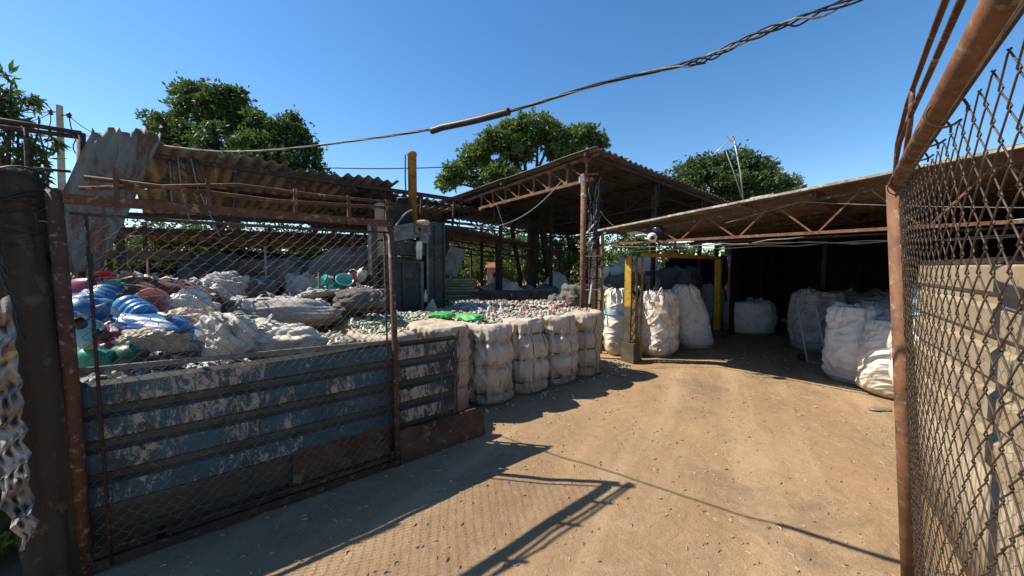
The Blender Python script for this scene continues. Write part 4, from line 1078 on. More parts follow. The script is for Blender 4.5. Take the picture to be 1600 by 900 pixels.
# ------------------------------------------------------------------ right shed
def right_shed():
    S1 = P(936, 362, 6.95)
    t = thing('right_shed', 'dark open-fronted shed with a rising brown corrugated roof edge and rusty zigzag truss', 'shed', Vector((S1.x, S1.y, 0)))
    F = -V                                        # front line runs toward the camera's right
    # rake follows the photograph: rises along F
    R1 = P(1600, 233, 3.47)
    rise = (R1.z-S1.z)/((R1-S1).dot(F)); dF = (F+Z*rise).normalized(); LEN = 6.6
    back = U
    t0 = S1
    roof(t, t0, back, dF, 9.0, LEN, M['shedroof'], 1.0, 3, .19, .024, .006, .004)
    # front edge strip, whitish
    for k in range(5):
        a = t0+dF*(LEN*k/5)+Z*(.022+.004*(k % 2))-U*.02; b = t0+dF*(LEN*(k+1)/5+.02)+Z*(.022+.004*(k % 2))-U*.02
        bar(t, 'edge_strip', a, b, .05, .028, M['edge'])
    # lower chord is level
    zc = P(1390, 352, (S1+F*((P(1390, 352, 4.6)-S1).dot(F))).y).z
    a0 = S1+F*.2; a0.z = 2.06; b0 = S1+F*6.6; b0.z = 2.06
    def lo(s): q = S1+F*s+U*.12; q.z = 2.12; return q
    def hi(s): return S1+dF*s/dF.dot(F)-Z*.10+U*.12
    bar(t, 'lower_chord', lo(.15), lo(6.6), .05, .035, M['rustlight']); bar(t, 'lower_chord', lo(.15)-Z*.05+U*.05, lo(6.6)-Z*.05+U*.05, .03, .02, M['rustdark'])
    bar(t, 'rafter', hi(.4), hi(6.6), .035, .035, M['rust'])
    s = 1.05; n = 0; st = .34
    while s < 6.2:
        e = s+st
        bar(t, 'brace', hi(s), lo(e), .045, .018, M['rustlight']); bar(t, 'brace', lo(e+.05), hi(e+st+.02), .045, .018, M['rustlight'])
        s = e+st+.12; st *= 1.06; n += 1
    # loose diagonal plank and second rafter going back
    bar(t, 'loose_strut', P(1048, 375, 6.1), P(1068, 353, 6.0), .055, .02, M['timber'])
    bar(t, 'roof_beam', hi(3.05)+Z*.03-U*.05, hi(3.05)+U*4+Z*.02, .10, .12, M['rust'])
    for dv in (1.5, 3.0, 4.5, 6.0, 7.5): bar(t, 'purlin', hi(.2)+U*dv-Z*.02, hi(6.6)+U*dv-Z*.02, .05, .07, M['rustdark'])
    for s_ in (.25, 2.4, 4.4, 6.5):
        for dv in (4.5, 8.8):
            q = S1+F*s_+U*dv; bar(t, 'post', Vector((q.x, q.y, 0)), Vector((q.x, q.y, 2.25+rise*s_)), .08, .08, M['rustdark'], U)
    # dark interior walls: boards
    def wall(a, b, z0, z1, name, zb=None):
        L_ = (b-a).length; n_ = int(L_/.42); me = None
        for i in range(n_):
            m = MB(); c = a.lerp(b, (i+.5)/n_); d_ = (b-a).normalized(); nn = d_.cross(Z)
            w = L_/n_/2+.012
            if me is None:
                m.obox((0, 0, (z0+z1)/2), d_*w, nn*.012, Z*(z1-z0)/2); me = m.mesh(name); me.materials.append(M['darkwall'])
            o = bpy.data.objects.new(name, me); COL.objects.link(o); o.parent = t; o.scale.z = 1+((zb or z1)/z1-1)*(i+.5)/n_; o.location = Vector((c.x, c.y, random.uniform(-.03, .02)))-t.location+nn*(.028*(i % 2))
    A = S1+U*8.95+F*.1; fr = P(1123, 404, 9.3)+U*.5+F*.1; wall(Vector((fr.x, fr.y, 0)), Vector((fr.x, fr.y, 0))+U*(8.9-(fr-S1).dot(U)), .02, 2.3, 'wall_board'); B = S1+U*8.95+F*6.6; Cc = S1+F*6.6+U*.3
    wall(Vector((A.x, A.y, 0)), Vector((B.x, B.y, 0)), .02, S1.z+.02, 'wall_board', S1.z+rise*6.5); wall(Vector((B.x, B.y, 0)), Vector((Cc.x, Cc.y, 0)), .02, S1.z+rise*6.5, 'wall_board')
    # fill between left top and the yard bay
    # cables strung along the front
    for k, (dz, dip, s0, s1) in enumerate([(.0, .05, .3, 3.0), (-.02, .06, 1.2, 6.3), (-.05, .04, 2.4, 6.5), (-.08, .03, .3, 4.0)]):
        rod(t, 'strung_cable', sag(lo(s0)-U*.08+Z*(dz-.05), lo(s1)-U*.08+Z*(dz-.05), dip, 14, .018, k), .006, M['cablegrey'] if k < 1 else M['cable'], 6)
    rod(t, 'tie_wire', sag(hi(2.95)-U*.05, lo(5.4)-U*.05+Z*.03, .03), .004, M['cablegrey'], 5); rod(t, 'tie_wire', sag(hi(2.95)-U*.05, lo(2.1)-U*.05+Z*.2, .0), .004, M['cablegrey'], 5)
    m = MB(); a = hi(2.5)+Z*.13; m.tube([a-F*.1-U*.05, a+F*.16-U*.05+Z*.02], .035, 10); m.build('rolled_edge', M['edge'], t, True)
    # rubble under roof left corner
    for k in range(14):
        q = lo(random.uniform(.2, 1.2))+Z*random.uniform(-.22, .02)+U*random.uniform(-.1, .4)
        bar(t, 'scrap_strip', q, q+Vector((random.uniform(-.2, .25), random.uniform(-.1, .1), random.uniform(-.1, .06))), .04, .015, M[random.choice(('rustlight', 'timber', 'rustdark'))])
    return lo, hi, S1, F
LO, HI, S1, FF = right_shed()
def lamps():
    p = P(1029, 360, 6.2)
    t = thing('floodlight', 'dark domed floodlight bracketed under the shed roof edge', 'lamp', p)
    m = MB(); Mx = Matrix.Translation(p) @ Matrix.Rotation(R(25), 4, 'Y'); m.lathe([(.02, .08), (.07, .065), (.105, .02), (.11, -.03), (.09, -.06), (.06, -.065)], 18, Mx); m.build('dome', M['darkglass'], t, True)
    bar(t, 'bracket', p+Vector((-.2, .02, .02)), p+Vector((.15, .02, -.1)), .03, .02, M['rustdark'])
    p = P(1019, 371, 6.1)
    t = thing('security_camera', 'round white security camera hanging below the domed floodlight', 'camera', p)
    m = MB(); Mx = Matrix.Translation(p) @ Matrix.Rotation(R(100), 4, 'X') @ Matrix.Rotation(R(-15), 4, 'Y'); m.lathe([(.03, -.09), (.06, -.07), (.075, -.02), (.075, .03), (.06, .055)], 20, Mx); m.build('housing', M['white'], t, True)
    m = MB(); m.lathe([(.035, .056), (.03, .07), (.012, .074)], 16, Mx); m.build('lens', M['darkglass'], t, True)
    rod(t, 'arm', [p, p+Vector((-.12, .03, .05)), p+Vector((-.25, .05, .03))], .014, M['white'])
    m = MB(); a = P(1000, 368, 6.3)
    for k in range(4):
        m.tube([a+Vector((.14*math.cos(x)*(1+.1*k), .03*k, .03*math.sin(x)+.012*k)) for x in np.linspace(0, 6.28, 20)], .006, 5)
    tag(m.build('cable_coil', M['cablegrey'], None, True), 'flattened coil of pale cable left of the security camera', 'cable')
lamps()
def antenna():
    b = P(1162, 316, 5.9); t = thing('tv_antenna', 'bent television aerial on a thin mast standing on the shed roof edge', 'antenna', b)
    top = P(1146, 212, 5.9); mid = P(1157, 270, 5.9)
    rod(t, 'mast', [b-Z*.05, mid, top], .010, M['silver']); rod(t, 'stay', [b, P(1146, 268, 5.9), P(1134, 235, 5.85)], .007, M['silver'])
    e = P(1118, 239, 5.7); rod(t, 'boom', [top+(top-e)*.05, e], .008, M['silver'])
    for k in range(8):
        c = top.lerp(e, .05+k*.125); l = .10-.006*k; d = Vector((.5, -.6, .62)).normalized()
        rod(t, 'element', [c-d*l, c+d*l], .005, M['silver'], 5)
    rod(t, 'reflector', [P(1133, 210, 5.8), P(1142, 220, 5.85), top-Z*.1], .006, M['silver'], 5)
antenna()

# ------------------------------------------------------------------ right gate and beige fence
def right_gate():
    b = G(1424, 948); top = P(1399, 288, 1.9)
    t = thing('mesh_gate', 'rusty pipe-framed chain-link gate leaf swung open close by on the right', 'gate', b)
    w = Vector((-.655, -.755, 0)).normalized()
    rod(t, 'post', [b, b.lerp(top, .5), top], .034, M['rustlight'], 16)
    rod(t, 'inner_bar', [b+w*.055+Vector((.05, 0, .0)), (b.lerp(top, .5))+w*.05+Vector((.045, 0, 0)), top+w*.05-Z*.1+Vector((.03, 0, 0))], .012, M['rustdark'], 8)
    far = top+w*2.12; 
    rod(t, 'top_rail', [top-w*.03, top+w*.5, far], .028, M['rustlight'], 16)
    rod(t, 'bottom_rail', [Vector((b.x, b.y, .12))+w*.03, Vector((b.x, b.y, .12))+w*2.1], .022, M['rustdark'], 10)
    fb = Vector((b.x, b.y, .05))+w*2.12; rod(t, 'hinge_post', [fb, fb.lerp(far, .5), far+Z*.3], .018, M['rustdark'], 12)
    def up(px, py, d): q = P(px, py, 1.9); s = top+w*d; return s
    u1 = [top+Z*.02-w*.04, top+Z*.12-w*.045, top+Z*.20-w*.02, top+w*.35+Z*.27, top+w*.9+Z*.28, top+w*2.1+Z*.27]
    u2 = [top+Z*.0-w*.04, top+Z*.10-w*.04, top+w*.12+Z*.17, top+w*.40+Z*.18, top+w*.9+Z*.175, top+w*2.1+Z*.17]
    rod(t, 'upper_rail', u1, .0085, M['rust'], 8); rod(t, 'upper_rail', u2, .0085, M['rust'], 8)
    rod(t, 'link_bar', [top+w*.52+Z*.27, top+w*.50+Z*.15, top+w*.38+Z*.04, top+w*.32+Z*.03], .009, M['rust'], 8)
    rod(t, 'tension_wire', [top-Z*.06+w*.05, top-Z*.055+w*.5, far-Z*.05], .005, M['wirebrown'], 6)
    rod(t, 'tension_wire', [top-Z*.068+w*.06, top-Z*.045+w*.7, far-Z*.06], .004, M['wirebrown'], 6)
    for k in range(7):
        q = top+w*(.12+.19*k)-Z*.02; m = MB(); nn = w.cross(Z)
        m.tube([q+(nn*math.cos(a)+Z*math.sin(a))*.034+w*.008*(a/3)-Z*.012 for a in np.linspace(-2.5, 3.4, 14)], .003, 5); m.build('tie_wire', M['wirebrown'], t, True)
    org = Vector((b.x, b.y, .14))+w*.05+Vector((-.02, 0, 0))*0
    lean = (top-b); upv = Vector((lean.x, lean.y, lean.z)).normalized()
    chainlink(t, org, w, upv, 2.02, 1.92, .088, .0016, M['wirebrown'], 6, .02, 5)
right_gate()
def beige_fence():
    a = P(1443, 418, 3.05); a.z = 0; w = Vector((-.60, -.80, 0)).normalized()
    t = thing('beige_fence', 'beige ribbed sheet fence behind the right gate mesh', 'fence', a)
    n = w.cross(Z)
    for k in range(3):
        me = corr_mesh('sheet', 1.05, .98, .21, .024, True, .003, 10, k, .003); me.materials.append(M['beige']); me.materials.append(M['beige'])
        o = bpy.data.objects.new('sheet', me); COL.objects.link(o); o.parent = t
        o.matrix_local = frame_mat(a+w*(.95*k)+Z*.68-t.location+n*(.004*k), Z, w if Z.cross(w).dot(Vector((-1, .5, 0))) > 0 else -w)
        if Z.cross(w).dot(Vector((-1, .5, 0))) <= 0: o.matrix_local = frame_mat(a+w*(.95*(k+1))+Z*.68-t.location, Z, -w)
        m = MB(); q = a+w*(.95*k+.475)+n*0
        nx = 16
        for i in range(nx):
            x0, x1 = .95*i/nx+.95*k, .95*(i+1)/nx+.95*k
            o0, o1 = .005*math.sin(x0*6), .005*math.sin(x1*6)
            p0, p1 = a+w*x0+n*(-.01+o0), a+w*x1+n*(-.01+o1)
            m.add([p0+Z*.0, p1+Z*.0, p1+Z*.70, p0+Z*.70], [(0, 1, 2, 3)])
        ob = m.build('lower_panel', M['beigeflat'], t, True); s = ob.modifiers.new('s', 'SOLIDIFY'); s.thickness = .006
    bar(t, 'top_rail', a+Z*1.735, a+w*2.85+Z*1.735, .04, .03, M['rustdark'])
    for s in (.06, 1.4, 2.8):
        q = a+w*s-n*.07 if n.x < 0 else a+w*s+n*.07
        bar(t, 'post', Vector((q.x, q.y, 0)), Vector((q.x, q.y, 1.7)), .06, .06, M['timber'], U)
beige_fence()

# ------------------------------------------------------------------ leaning sheet and upper left rails
def leaning_sheet():
    tl, tr, bl_, br = P(145, 207, 3.5), P(237, 207, 2.95), P(74, 300, 2.6), P(190, 415, 2.75)
    x = (tr-tl); y = (P(70, 410, 2.45)-tl); y = y.normalized()
    me = corr_mesh('leaning_sheet', .545, 1.27, .11, .009, False, .003, 24, 4, .004); me.materials.append(M['leansheet'])
    o = bpy.data.objects.new('leaning_sheet', me); COL.objects.link(o)
    xd = Vector((.97, .22, 0)); yd = Vector((0, 0, -1)); o.matrix_world = frame_mat(tl+Vector((0, 0, .03)), xd, yd)
    # torn folded top edge
    co = np.array([v.co for v in me.vertices]); m = co[:, 1] < .09
    co[m, 2] += .04*np.abs(noise(co[m]*12, 3)); co[m, 1] += .04*noise(co[m]*7+3, 5); me.vertices.foreach_set('co', co.astype(np.float32).ravel())
    co = np.array([v.co for v in me.vertices]); co[:, 0] -= .43*co[:, 1]; co[:, 2] += .012*fbm(co*3, 6, 2); co[m, 1] += .02*np.sign(np.sin(co[m, 0]*31)); me.vertices.foreach_set('co', co.astype(np.float32).ravel())
    tag(o, 'dented grey-green corrugated sheet with rust patches leaning up behind the gate', 'metal sheet')
    for k, (a, b, r, lab) in enumerate([((-60, 178, 2.5), (127, 208, 2.8), .016, 'upper dark rail running from the left edge to the leaning sheet'), ((-60, 190, 2.48), (122, 214, 2.8), .016, 'lower dark rail running from the left edge to the leaning sheet'),
                                        ((40, 262, 2.6), (110, 268, 2.8), .010, 'short dark rail behind the wires above the log post')]):
        m = MB(); m.tube([P(*a), P(*b)], r, 8); tag(m.build('rail', M['rustdark'], None, True), lab, 'rail', 'dark rails at the upper left')
    a, b = P(40, 200, 2.62), P(44, 285, 2.62); m = MB(); m.tube([a, b, Vector((b.x, b.y, 0))], .012, 8); tag(m.build('rail_post', M['rustdark'], None, True), 'thin dark upright carrying the rails by the left edge', 'post')
    a = P(128, 225, 3.62); b = L(-1.55, .55); b.z = 0; m = MB(); m.tube([Vector((a.x-.1, a.y, 0)), Vector((a.x-.08, a.y, 1.6)), Vector((a.x, a.y, a.z+.1))], .03, 8); tag(m.build('sheet_post', M['rustdark'], None, True), 'rusty post behind the leaning sheet', 'post')
leaning_sheet()

# ------------------------------------------------------------------ scrap heap, jugs and sacks behind the blue fence
def heap():
    n = 70; S_, D_ = np.meshgrid(np.linspace(-3.4, 1.2, n), np.linspace(.16, 4.6, n)); s = S_.ravel(); d = D_.ravel()
    hgt = .86*np.clip((d-.0)/.25, 0, 1)*np.clip((5.0-d)/1.0, 0, 1)*np.clip((s+3.6)/.4, 0, 1)
    lim = np.clip((1-s)/.3+np.clip((d-2.9)*-3, -9, 0)*0, 0, 1)
    cut = np.where(d < 2.4, np.clip((-.75-s)/.2, 0, 1), np.clip((.6-s)/.3, 0, 1)); 
    p = np.stack([s, d, np.zeros_like(s)], 1)
    z = hgt*cut*(1+.12*noise(p*1.7, 3)+.0*s)+.07*ridged(p*4.5, 5, 3)*cut*np.clip(hgt, 0, 1)+.12*np.clip(d-2, 0, 2)*cut
    w = np.array([tuple(L(a, b, c)) for a, b, c in zip(s, d, np.maximum(z, .004))])
    I, J = np.meshgrid(np.arange(n-1), np.arange(n-1)); a = (J*n+I).ravel(); f = np.stack([a, a+1, a+n+1, a+n], 1)
    o = link('scrap_heap', npmesh('scrap_heap', w, f, None, False), None, M['bagdark']); tag(o, 'dark mound of loose scrap plastic behind the blue fence', 'scrap heap', None, 'stuff')
    # shards and crushed pieces on it
    m = MB(); q = random.Random(12); mats = ['clear', 'grey', 'cream', 'black', 'brown', 'blue', 'darkgreen', 'red', 'navy', 'orange', 'teal']
    zz = z.reshape(n, n)
    for k in range(1500):
        i, j = q.randrange(2, n-2), int(min(n-3, 1+abs(q.gauss(0, 16)))); a_, b_ = s[j*n+i], d[j*n+i]
        if zz[j, i] < .4: continue
        c = L(a_+q.uniform(-.03, .03), b_, zz[j, i]+.02)
        pal = [0, 1, 3, 4, 5, 6, 7, 8, 8, 3] if a_ < -1.3 else [0, 0, 1, 1, 2, 2, 3, 4, 9, 1]
        if q.random() < .6: crushed(m, c, q.uniform(.02, .06), q, pal)
        else:
            x = Vector((q.uniform(-1, 1), q.uniform(-1, 1), q.uniform(-.6, .6))).normalized(); y = x.cross(Vector((q.random(), q.random(), 1))).normalized(); l = q.uniform(.03, .10)
            m.add([c-x*l-y*l*.4, c+x*l*.2-y*l*.5+Z*l*.3, c+x*l+y*l*.1, c+x*l*.1+y*l*.5+Z*l*.4, c-x*l*.8+y*l*.4], [(0, 1, 3, 4), (1, 2, 3)], q.choice(pal))
    o = m.build('loose_scrap', [M['p_'+c] for c in mats], None, False); tag(o, 'loose crushed bottles and torn plastic covering the mound', 'scrap', None, 'stuff')
heap()
def jugmesh(kind):
    m = MB()
    if kind == 'jug':
        pr = [(.0, .02), (.09, .012), (.11, .0), (.132, .02), (.135, .055), (.112, .07), (.135, .085), (.135, .13), (.112, .145), (.135, .16), (.135, .21), (.112, .225), (.135, .24), (.133, .30), (.11, .345), (.06, .375), (.03, .39), (.028, .42), (.033, .425), (.033, .44), (.0, .44)]
    elif kind == 'drum':
        pr = [(0, 0), (.13, 0), (.15, .03), (.15, .15), (.158, .16), (.15, .18), (.15, .42), (.158, .44), (.15, .46), (.14, .58), (.10, .62), (0, .62)]
    elif kind == 'can':
        pr = [(0, 0), (.085, 0), (.095, .02), (.095, .17), (.08, .22), (.035, .25), (.03, .28), (0, .28)]
    else:
        pr = [(0, .0), (.10, .0), (.105, .01), (.135, .24), (.145, .245), (.145, .26), (.128, .26), (.098, .02), (0, .02)]
    m.lathe(pr, 26, None, 0, False)
    me = m.mesh(kind, (0, 0, 0), True); co = np.array([v.co for v in me.vertices])
    co += .008*np.stack([noise(co*9, 1), noise(co*9, 2), noise(co*9, 3)], 1); me.vertices.foreach_set('co', co.astype(np.float32).ravel()); return me
JM = {k: jugmesh(k) for k in ('jug', 'drum', 'can', 'bucket')}
def jug(px, py, Y, kind, mat, axis, sc, label, name='water_jug', cat='jug'):
    me = JM[kind].copy(); me.materials.append(M[mat]); p = P(px, py, Y)
    t = thing(name, label, cat, p, (0, 0, 0), 'plastic jugs and drums heaped behind the blue fence')
    ax = Vector(axis).normalized(); rot = ax.to_track_quat('Z', 'Y').to_euler()
    h = {'jug': .22, 'drum': .31, 'can': .14, 'bucket': .13}[kind]
    t.rotation_euler = rot; t.scale = (sc, sc, sc); t.location = p-ax*h*sc
    o = link('body', me, t)
    if kind in ('jug', 'can'):
        m = MB(); z = .425 if kind == 'jug' else .27; m.lathe([(0, z-.015), (.038, z-.015), (.038, z+.03), (0, z+.03)], 14, None, 0, False); link('cap', m.mesh('cap', (0, 0, 0), True), t, M['p_'+('cyan' if 'blue' in mat else 'black')])
    if kind == 'bucket':
        m = MB(); m.tube([Vector((.145*math.cos(a), .02, .25+.10*math.sin(a))) for a in np.linspace(0, math.pi, 14)], .004, 5, 0, False); link('handle', m.mesh('handle', (0, 0, 0), True), t, M['cablegrey'])
jug(135, 489, 2.85, 'jug', 'p_blue', (.15, -1, .1), .82, 'round-ended blue water jug with its base toward the yard at the far left')
jug(160, 468, 3.25, 'jug', 'p_blue', (-.5, .9, .35), .85, 'dark blue water jug lying above the round-ended one')
jug(208, 484, 2.95, 'jug', 'p_brightblue', (-.88, .30, .36), .74, 'bright sunlit blue ribbed water jug pointing up left')
jug(205, 516, 3.0, 'drum', 'p_blue', (-.9, .4, .2), .55, 'blue drum half buried left of the royal blue drum')
jug(138, 520, 2.6, 'can', 'p_cyan', (.3, -.6, .5), .95, 'light blue crushed can below the round-ended jug')
jug(186, 457, 3.5, 'jug', 'p_green', (-.9, -.1, .35), .80, 'translucent green jug at the top of the jug heap', 'water_jug')
jug(168, 530, 2.7, 'can', 'p_magenta', (.5, -.7, .3), 1.1, 'dark magenta can under the blue jugs')
jug(145, 560, 2.4, 'can', 'p_green', (-.9, -.2, .2), .72, 'dark green bottle lying just above the fence edge at the far left')
jug(200, 556, 2.5, 'can', 'p_darkgreen', (.9, -.1, .15), .8, 'deep green can lying just above the fence edge', )
jug(158, 443, 3.9, 'bucket', 'p_red', (.9, -.3, .3), .75, 'bright red bucket lying at the back of the jug heap', 'bucket', 'bucket')
jug(140, 446, 3.6, 'can', 'p_magenta', (.9, .1, .1), .8, 'dull magenta can behind the dark rusty post')
jug(235, 478, 3.2, 'bucket', 'p_pink', (.7, -.5, .4), .82, 'faded pink bucket right of the bright blue jug', 'bucket', 'bucket')
jug(512, 448, 5.4, 'bucket', 'p_teal', (-.6, -.5, .6), .9, 'turquoise bucket left of the other turquoise one on the far heap', 'bucket', 'bucket')
jug(537, 445, 5.5, 'bucket', 'p_teal', (.4, -.5, .7), .85, 'turquoise bucket tipped toward the yard on the far heap', 'bucket', 'bucket')
jug(572, 458, 5.4, 'can', 'p_teal', (.9, -.2, .2), .9, 'small turquoise can right of the turquoise buckets')
jug(549, 436, 5.7, 'can', 'p_red', (.2, -.3, 1), .9, 'red can standing behind the turquoise buckets')
jug(566, 428, 5.9, 'can', 'white', (.5, -.5, .8), .8, 'white can tipped above the turquoise buckets')
def sack(px, py, Y, w, d, h, mat, seed, label, rot=0, tilt=0, knot=False, amp=.16, fr=3.2, name='sack', cat='sack', grp='sacks lying on the heap behind the blue fence'):
    p = P(px, py, Y); v, f = lump(w, d, h, seed, amp, fr, 84, knot)
    o = link(name, npmesh(name, v, f, None, True), None, M[mat], p); o.rotation_euler = (R(tilt)*.5, R(tilt), rot)
    tag(o, label, cat, grp); return o
sack(365, 556, 3.0, .36, .34, .36, 'bagwhite', 1, 'white sack standing folded right behind the blue fence edge, left of the beige-topped one', .3, 0, False, .28, 4.5)
sack(440, 556, 3.3, .56, .42, .33, 'bagcream', 2, 'beige and white sack with a knotted end behind the fence edge', .35, 6, True, .25, 3.6)
sack(445, 508, 4.3, 1.05, .6, .34, 'baggrey', 3, 'long grey sack lying above the beige and white one', .45, 2, False, .14, 3)
sack(520, 507, 4.9, .7, .5, .24, 'bagslate', 33, 'bluish sack end right of the long grey sack', .4, 8, False, .14, 3)
sack(318, 492, 4.0, .50, .45, .38, 'bagwhite', 4, 'pale lilac-white bag crest in the middle of the heap', .6, -25, False, .26, 3.6)
sack(345, 470, 4.5, .42, .4, .36, 'baggrey', 5, 'clear grey bag peak above the pale crest', .2, 20, False, .34, 5)
sack(303, 505, 3.6, .34, .3, .24, 'bagcream', 6, 'small cream bag left of the pale crest', .9, 10, False, .3, 4)
sack(255, 486, 3.7, .80, .55, .34, 'maroon', 7, 'maroon brown sack with a cream edge right of the pink bucket', .5, 14, False, .12, 2.5)
sack(240, 462, 4.2, .70, .4, .20, 'bagtan', 8, 'tan cloth sheet folded over the maroon sack', .5, 16, False, .2, 3)
sack(298, 525, 3.1, .30, .26, .24, 'bagtan', 9, 'orange-tan crumpled bag on the heap above the fence', .3, 10, False, .34, 5)
sack(296, 545, 2.9, .26, .22, .16, 'bagwhite', 10, 'torn white scrap bag among dark pieces left of the standing sack', .8, 0, False, .4, 5)
sack(310, 502, 3.4, .28, .3, .30, 'p_clear', 11, 'shiny crumpled clear bag in the middle of the heap', .5, -20, False, .4, 6)
sack(395, 478, 5.2, .6, .5, .40, 'bagdark', 12, 'dark bag behind the long grey sack', .5, 0, False, .3, 4)
sack(478, 470, 5.6, .55, .45, .42, 'baggrey', 13, 'grey rounded bag left of the turquoise buckets', .5, 10, False, .2, 3)
sack(500, 464, 5.3, .55, .4, .12, 'bagcream', 14, 'cream folded sheet under the turquoise buckets', .4, -8, False, .2, 4)
sack(545, 452, 6.6, 1.1, .8, .75, 'bagslate', 15, 'tall slate blue bag behind the turquoise buckets', .3, -20, False, .12, 2.6)
sack(455, 448, 6.8, .8, .6, .55, 'bagdark', 16, 'dark dusty bag under the green bush', .3, 10, False, .3, 4)
sack(420, 440, 7.0, .8, .6, .45, 'bagdark', 17, 'dark bag in shade left of the green bush', .3, 0, False, .3, 4)
sack(565, 488, 4.9, .6, .5, .34, 'bagdark', 18, 'black bag right of the cream sheet behind the gate post', .3, 0, False, .24, 4)
sack(205, 545, 2.9, .4, .3, .20, 'bagdark', 19, 'dark bag among the green bottles above the fence edge', .3, 0, False, .3, 4)
sack(240, 545, 2.75, .36, .26, .17, 'bagtan', 34, 'muddy tan bag above the fence edge right of the green bottles', .3, 0, False, .35, 5)
sack(245, 530, 2.85, .56, .26, .20, 'p_royal', 36, 'long royal blue plastic bundle lying under the bright jug', .1, 8, False, .12, 2.4)
sack(160, 500, 3.4, .6, .5, .30, 'p_navy', 35, 'dark navy plastic bundle under the blue jugs', .3, 0, False, .2, 3)
def settle_scrap():
    bpy.context.view_layer.update(); dg = bpy.context.evaluated_depsgraph_get(); q = random.Random(77); m = MB()
    mats = ['clear', 'grey', 'cream', 'black', 'brown', 'blue', 'darkgreen', 'red', 'navy', 'orange', 'teal', 'palegreen']
    for k in range(1500):
        s_, d_ = q.uniform(-2.5, 1.0), .2+3.2*q.random()**1.4
        if d_ < 1.7 and s_ > -.75: continue
        o = L(s_, d_, 1.75)
        if noise(np.array([[s_*2.6, d_*2.6, 3.0]]), 6)[0] < -.05 and q.random() < .75: continue
        hit, loc, nr, _, ob, _ = S.ray_cast(dg, o, Vector((0, 0, -1)))
        if not hit or loc.z < .6 or nr.z < .25: continue
        pal = [0, 1, 3, 4, 5, 6, 7, 8, 0, 3, 10, 2] if s_ < -1.3 else [0, 0, 1, 2, 2, 3, 4, 11, 9, 1, 3]
        if q.random() < .55: crushed(m, loc+Z*.01, q.uniform(.018, .042), q, pal)
        else:
            x = Vector((q.uniform(-1, 1), q.uniform(-1, 1), q.uniform(-.5, .5))).normalized(); y = x.cross(Vector((q.random(), q.random(), 1))).normalized(); l = q.uniform(.03, .09); c = loc+Z*.015
            m.add([c-x*l-y*l*.4, c+x*l*.2-y*l*.5+Z*l*.35, c+x*l+y*l*.1, c+x*l*.1+y*l*.5+Z*l*.45, c-x*l*.8+y*l*.4], [(0, 1, 3, 4), (1, 2, 3)], q.choice(pal))
    tag(m.build('small_scrap', [M['p_'+c] for c in mats], None, False), 'small crushed bottles and torn film lodged between the sacks on the heap', 'scrap', None, 'stuff')
settle_scrap()
for px, py, Y, h, r, mt, lab in ((139, 395, 3.4, 1.8, .022, 'rust', 'rusty red post rising from the jug heap under the leaning sheet'), (498, 425, 5.2, 1.68, .014, 'rust', 'thin red rod standing on the heap below the green bush'),
                              (414, 385, 5.6, 2.0, .016, 'cablegrey', 'pale steel rod standing in front of the dark tarpaulin'), (232, 400, 6.0, 1.9, .03, 'rustdark', 'dark brown post in the shade of the tarpaulins'),
                              (553, 372, 6.4, 2.2, .04, 'rust', 'rusty square post left of the gate free end far behind'), (577, 372, 6.6, 2.2, .03, 'rustdark', 'dark post just left of the gate free end far behind')):
    p = P(px, py, Y); m = MB(); m.tube([Vector((p.x+.03, p.y, 0)), Vector((p.x+.01, p.y, p.z/2)), p], r, 8); tag(m.build('thin_post', M[mt], None, True), lab, 'post')

# ------------------------------------------------------------------ vegetation
def leafcloud(blobs, n, size, seed, long=1.7, droop=.2, shell=.55, tuft=.35):
    """blobs (x,y,z,rx,ry,rz); leaves gathered in tufts so the outline is ragged"""
    r = np.random.default_rng(seed); B = np.array(blobs); vol = B[:, 3]*B[:, 4]*B[:, 5]; pr = vol**.7; pr /= pr.sum()
    per = 26; nt = max(1, n//per); bi = r.choice(len(B), nt, p=pr)
    d = r.normal(size=(nt, 3)); d /= np.linalg.norm(d, axis=1)[:, None]; rad = shell+(1.12-shell)*r.random(nt)**.8+.25*(r.random(nt) < .10)*r.random(nt)
    c = B[bi, :3]+d*B[bi, 3:]*rad[:, None]
    keep = noise(c*1.3/np.mean(B[:, 3])*1.8+seed, seed) > -.17; c = c[keep]; d = d[keep]; nt = len(c)
    tr = tuft*np.mean(B[:, 3])*r.uniform(.35, 1.0, nt)
    L_ = np.repeat(c, per, 0)+r.normal(size=(nt*per, 3))*np.repeat(tr, per)[:, None]*np.array([.5, .5, .38])
    N = len(L_)
    a = r.normal(size=(N, 3))+np.repeat(d, per, 0)*.7; a[:, 2] -= droop; a /= np.linalg.norm(a, axis=1)[:, None]
    b = np.cross(a, r.normal(size=(N, 3))); b /= np.linalg.norm(b, axis=1)[:, None]; nn = np.cross(a, b)
    sz = size*r.uniform(.6, 1.3, N)[:, None]
    p0 = L_; p1 = L_+a*sz*long*.5+b*sz*.42+nn*sz*.12; p2 = L_+a*sz*long; p3 = L_+a*sz*long*.5-b*sz*.42+nn*sz*.12
    v = np.stack([p0, p1, p2, p3], 1).reshape(-1, 3); i = np.arange(N)*4
    return v, np.stack([np.stack([i, i+1, i+2], 1), np.stack([i, i+2, i+3], 1)], 1).reshape(-1, 3)
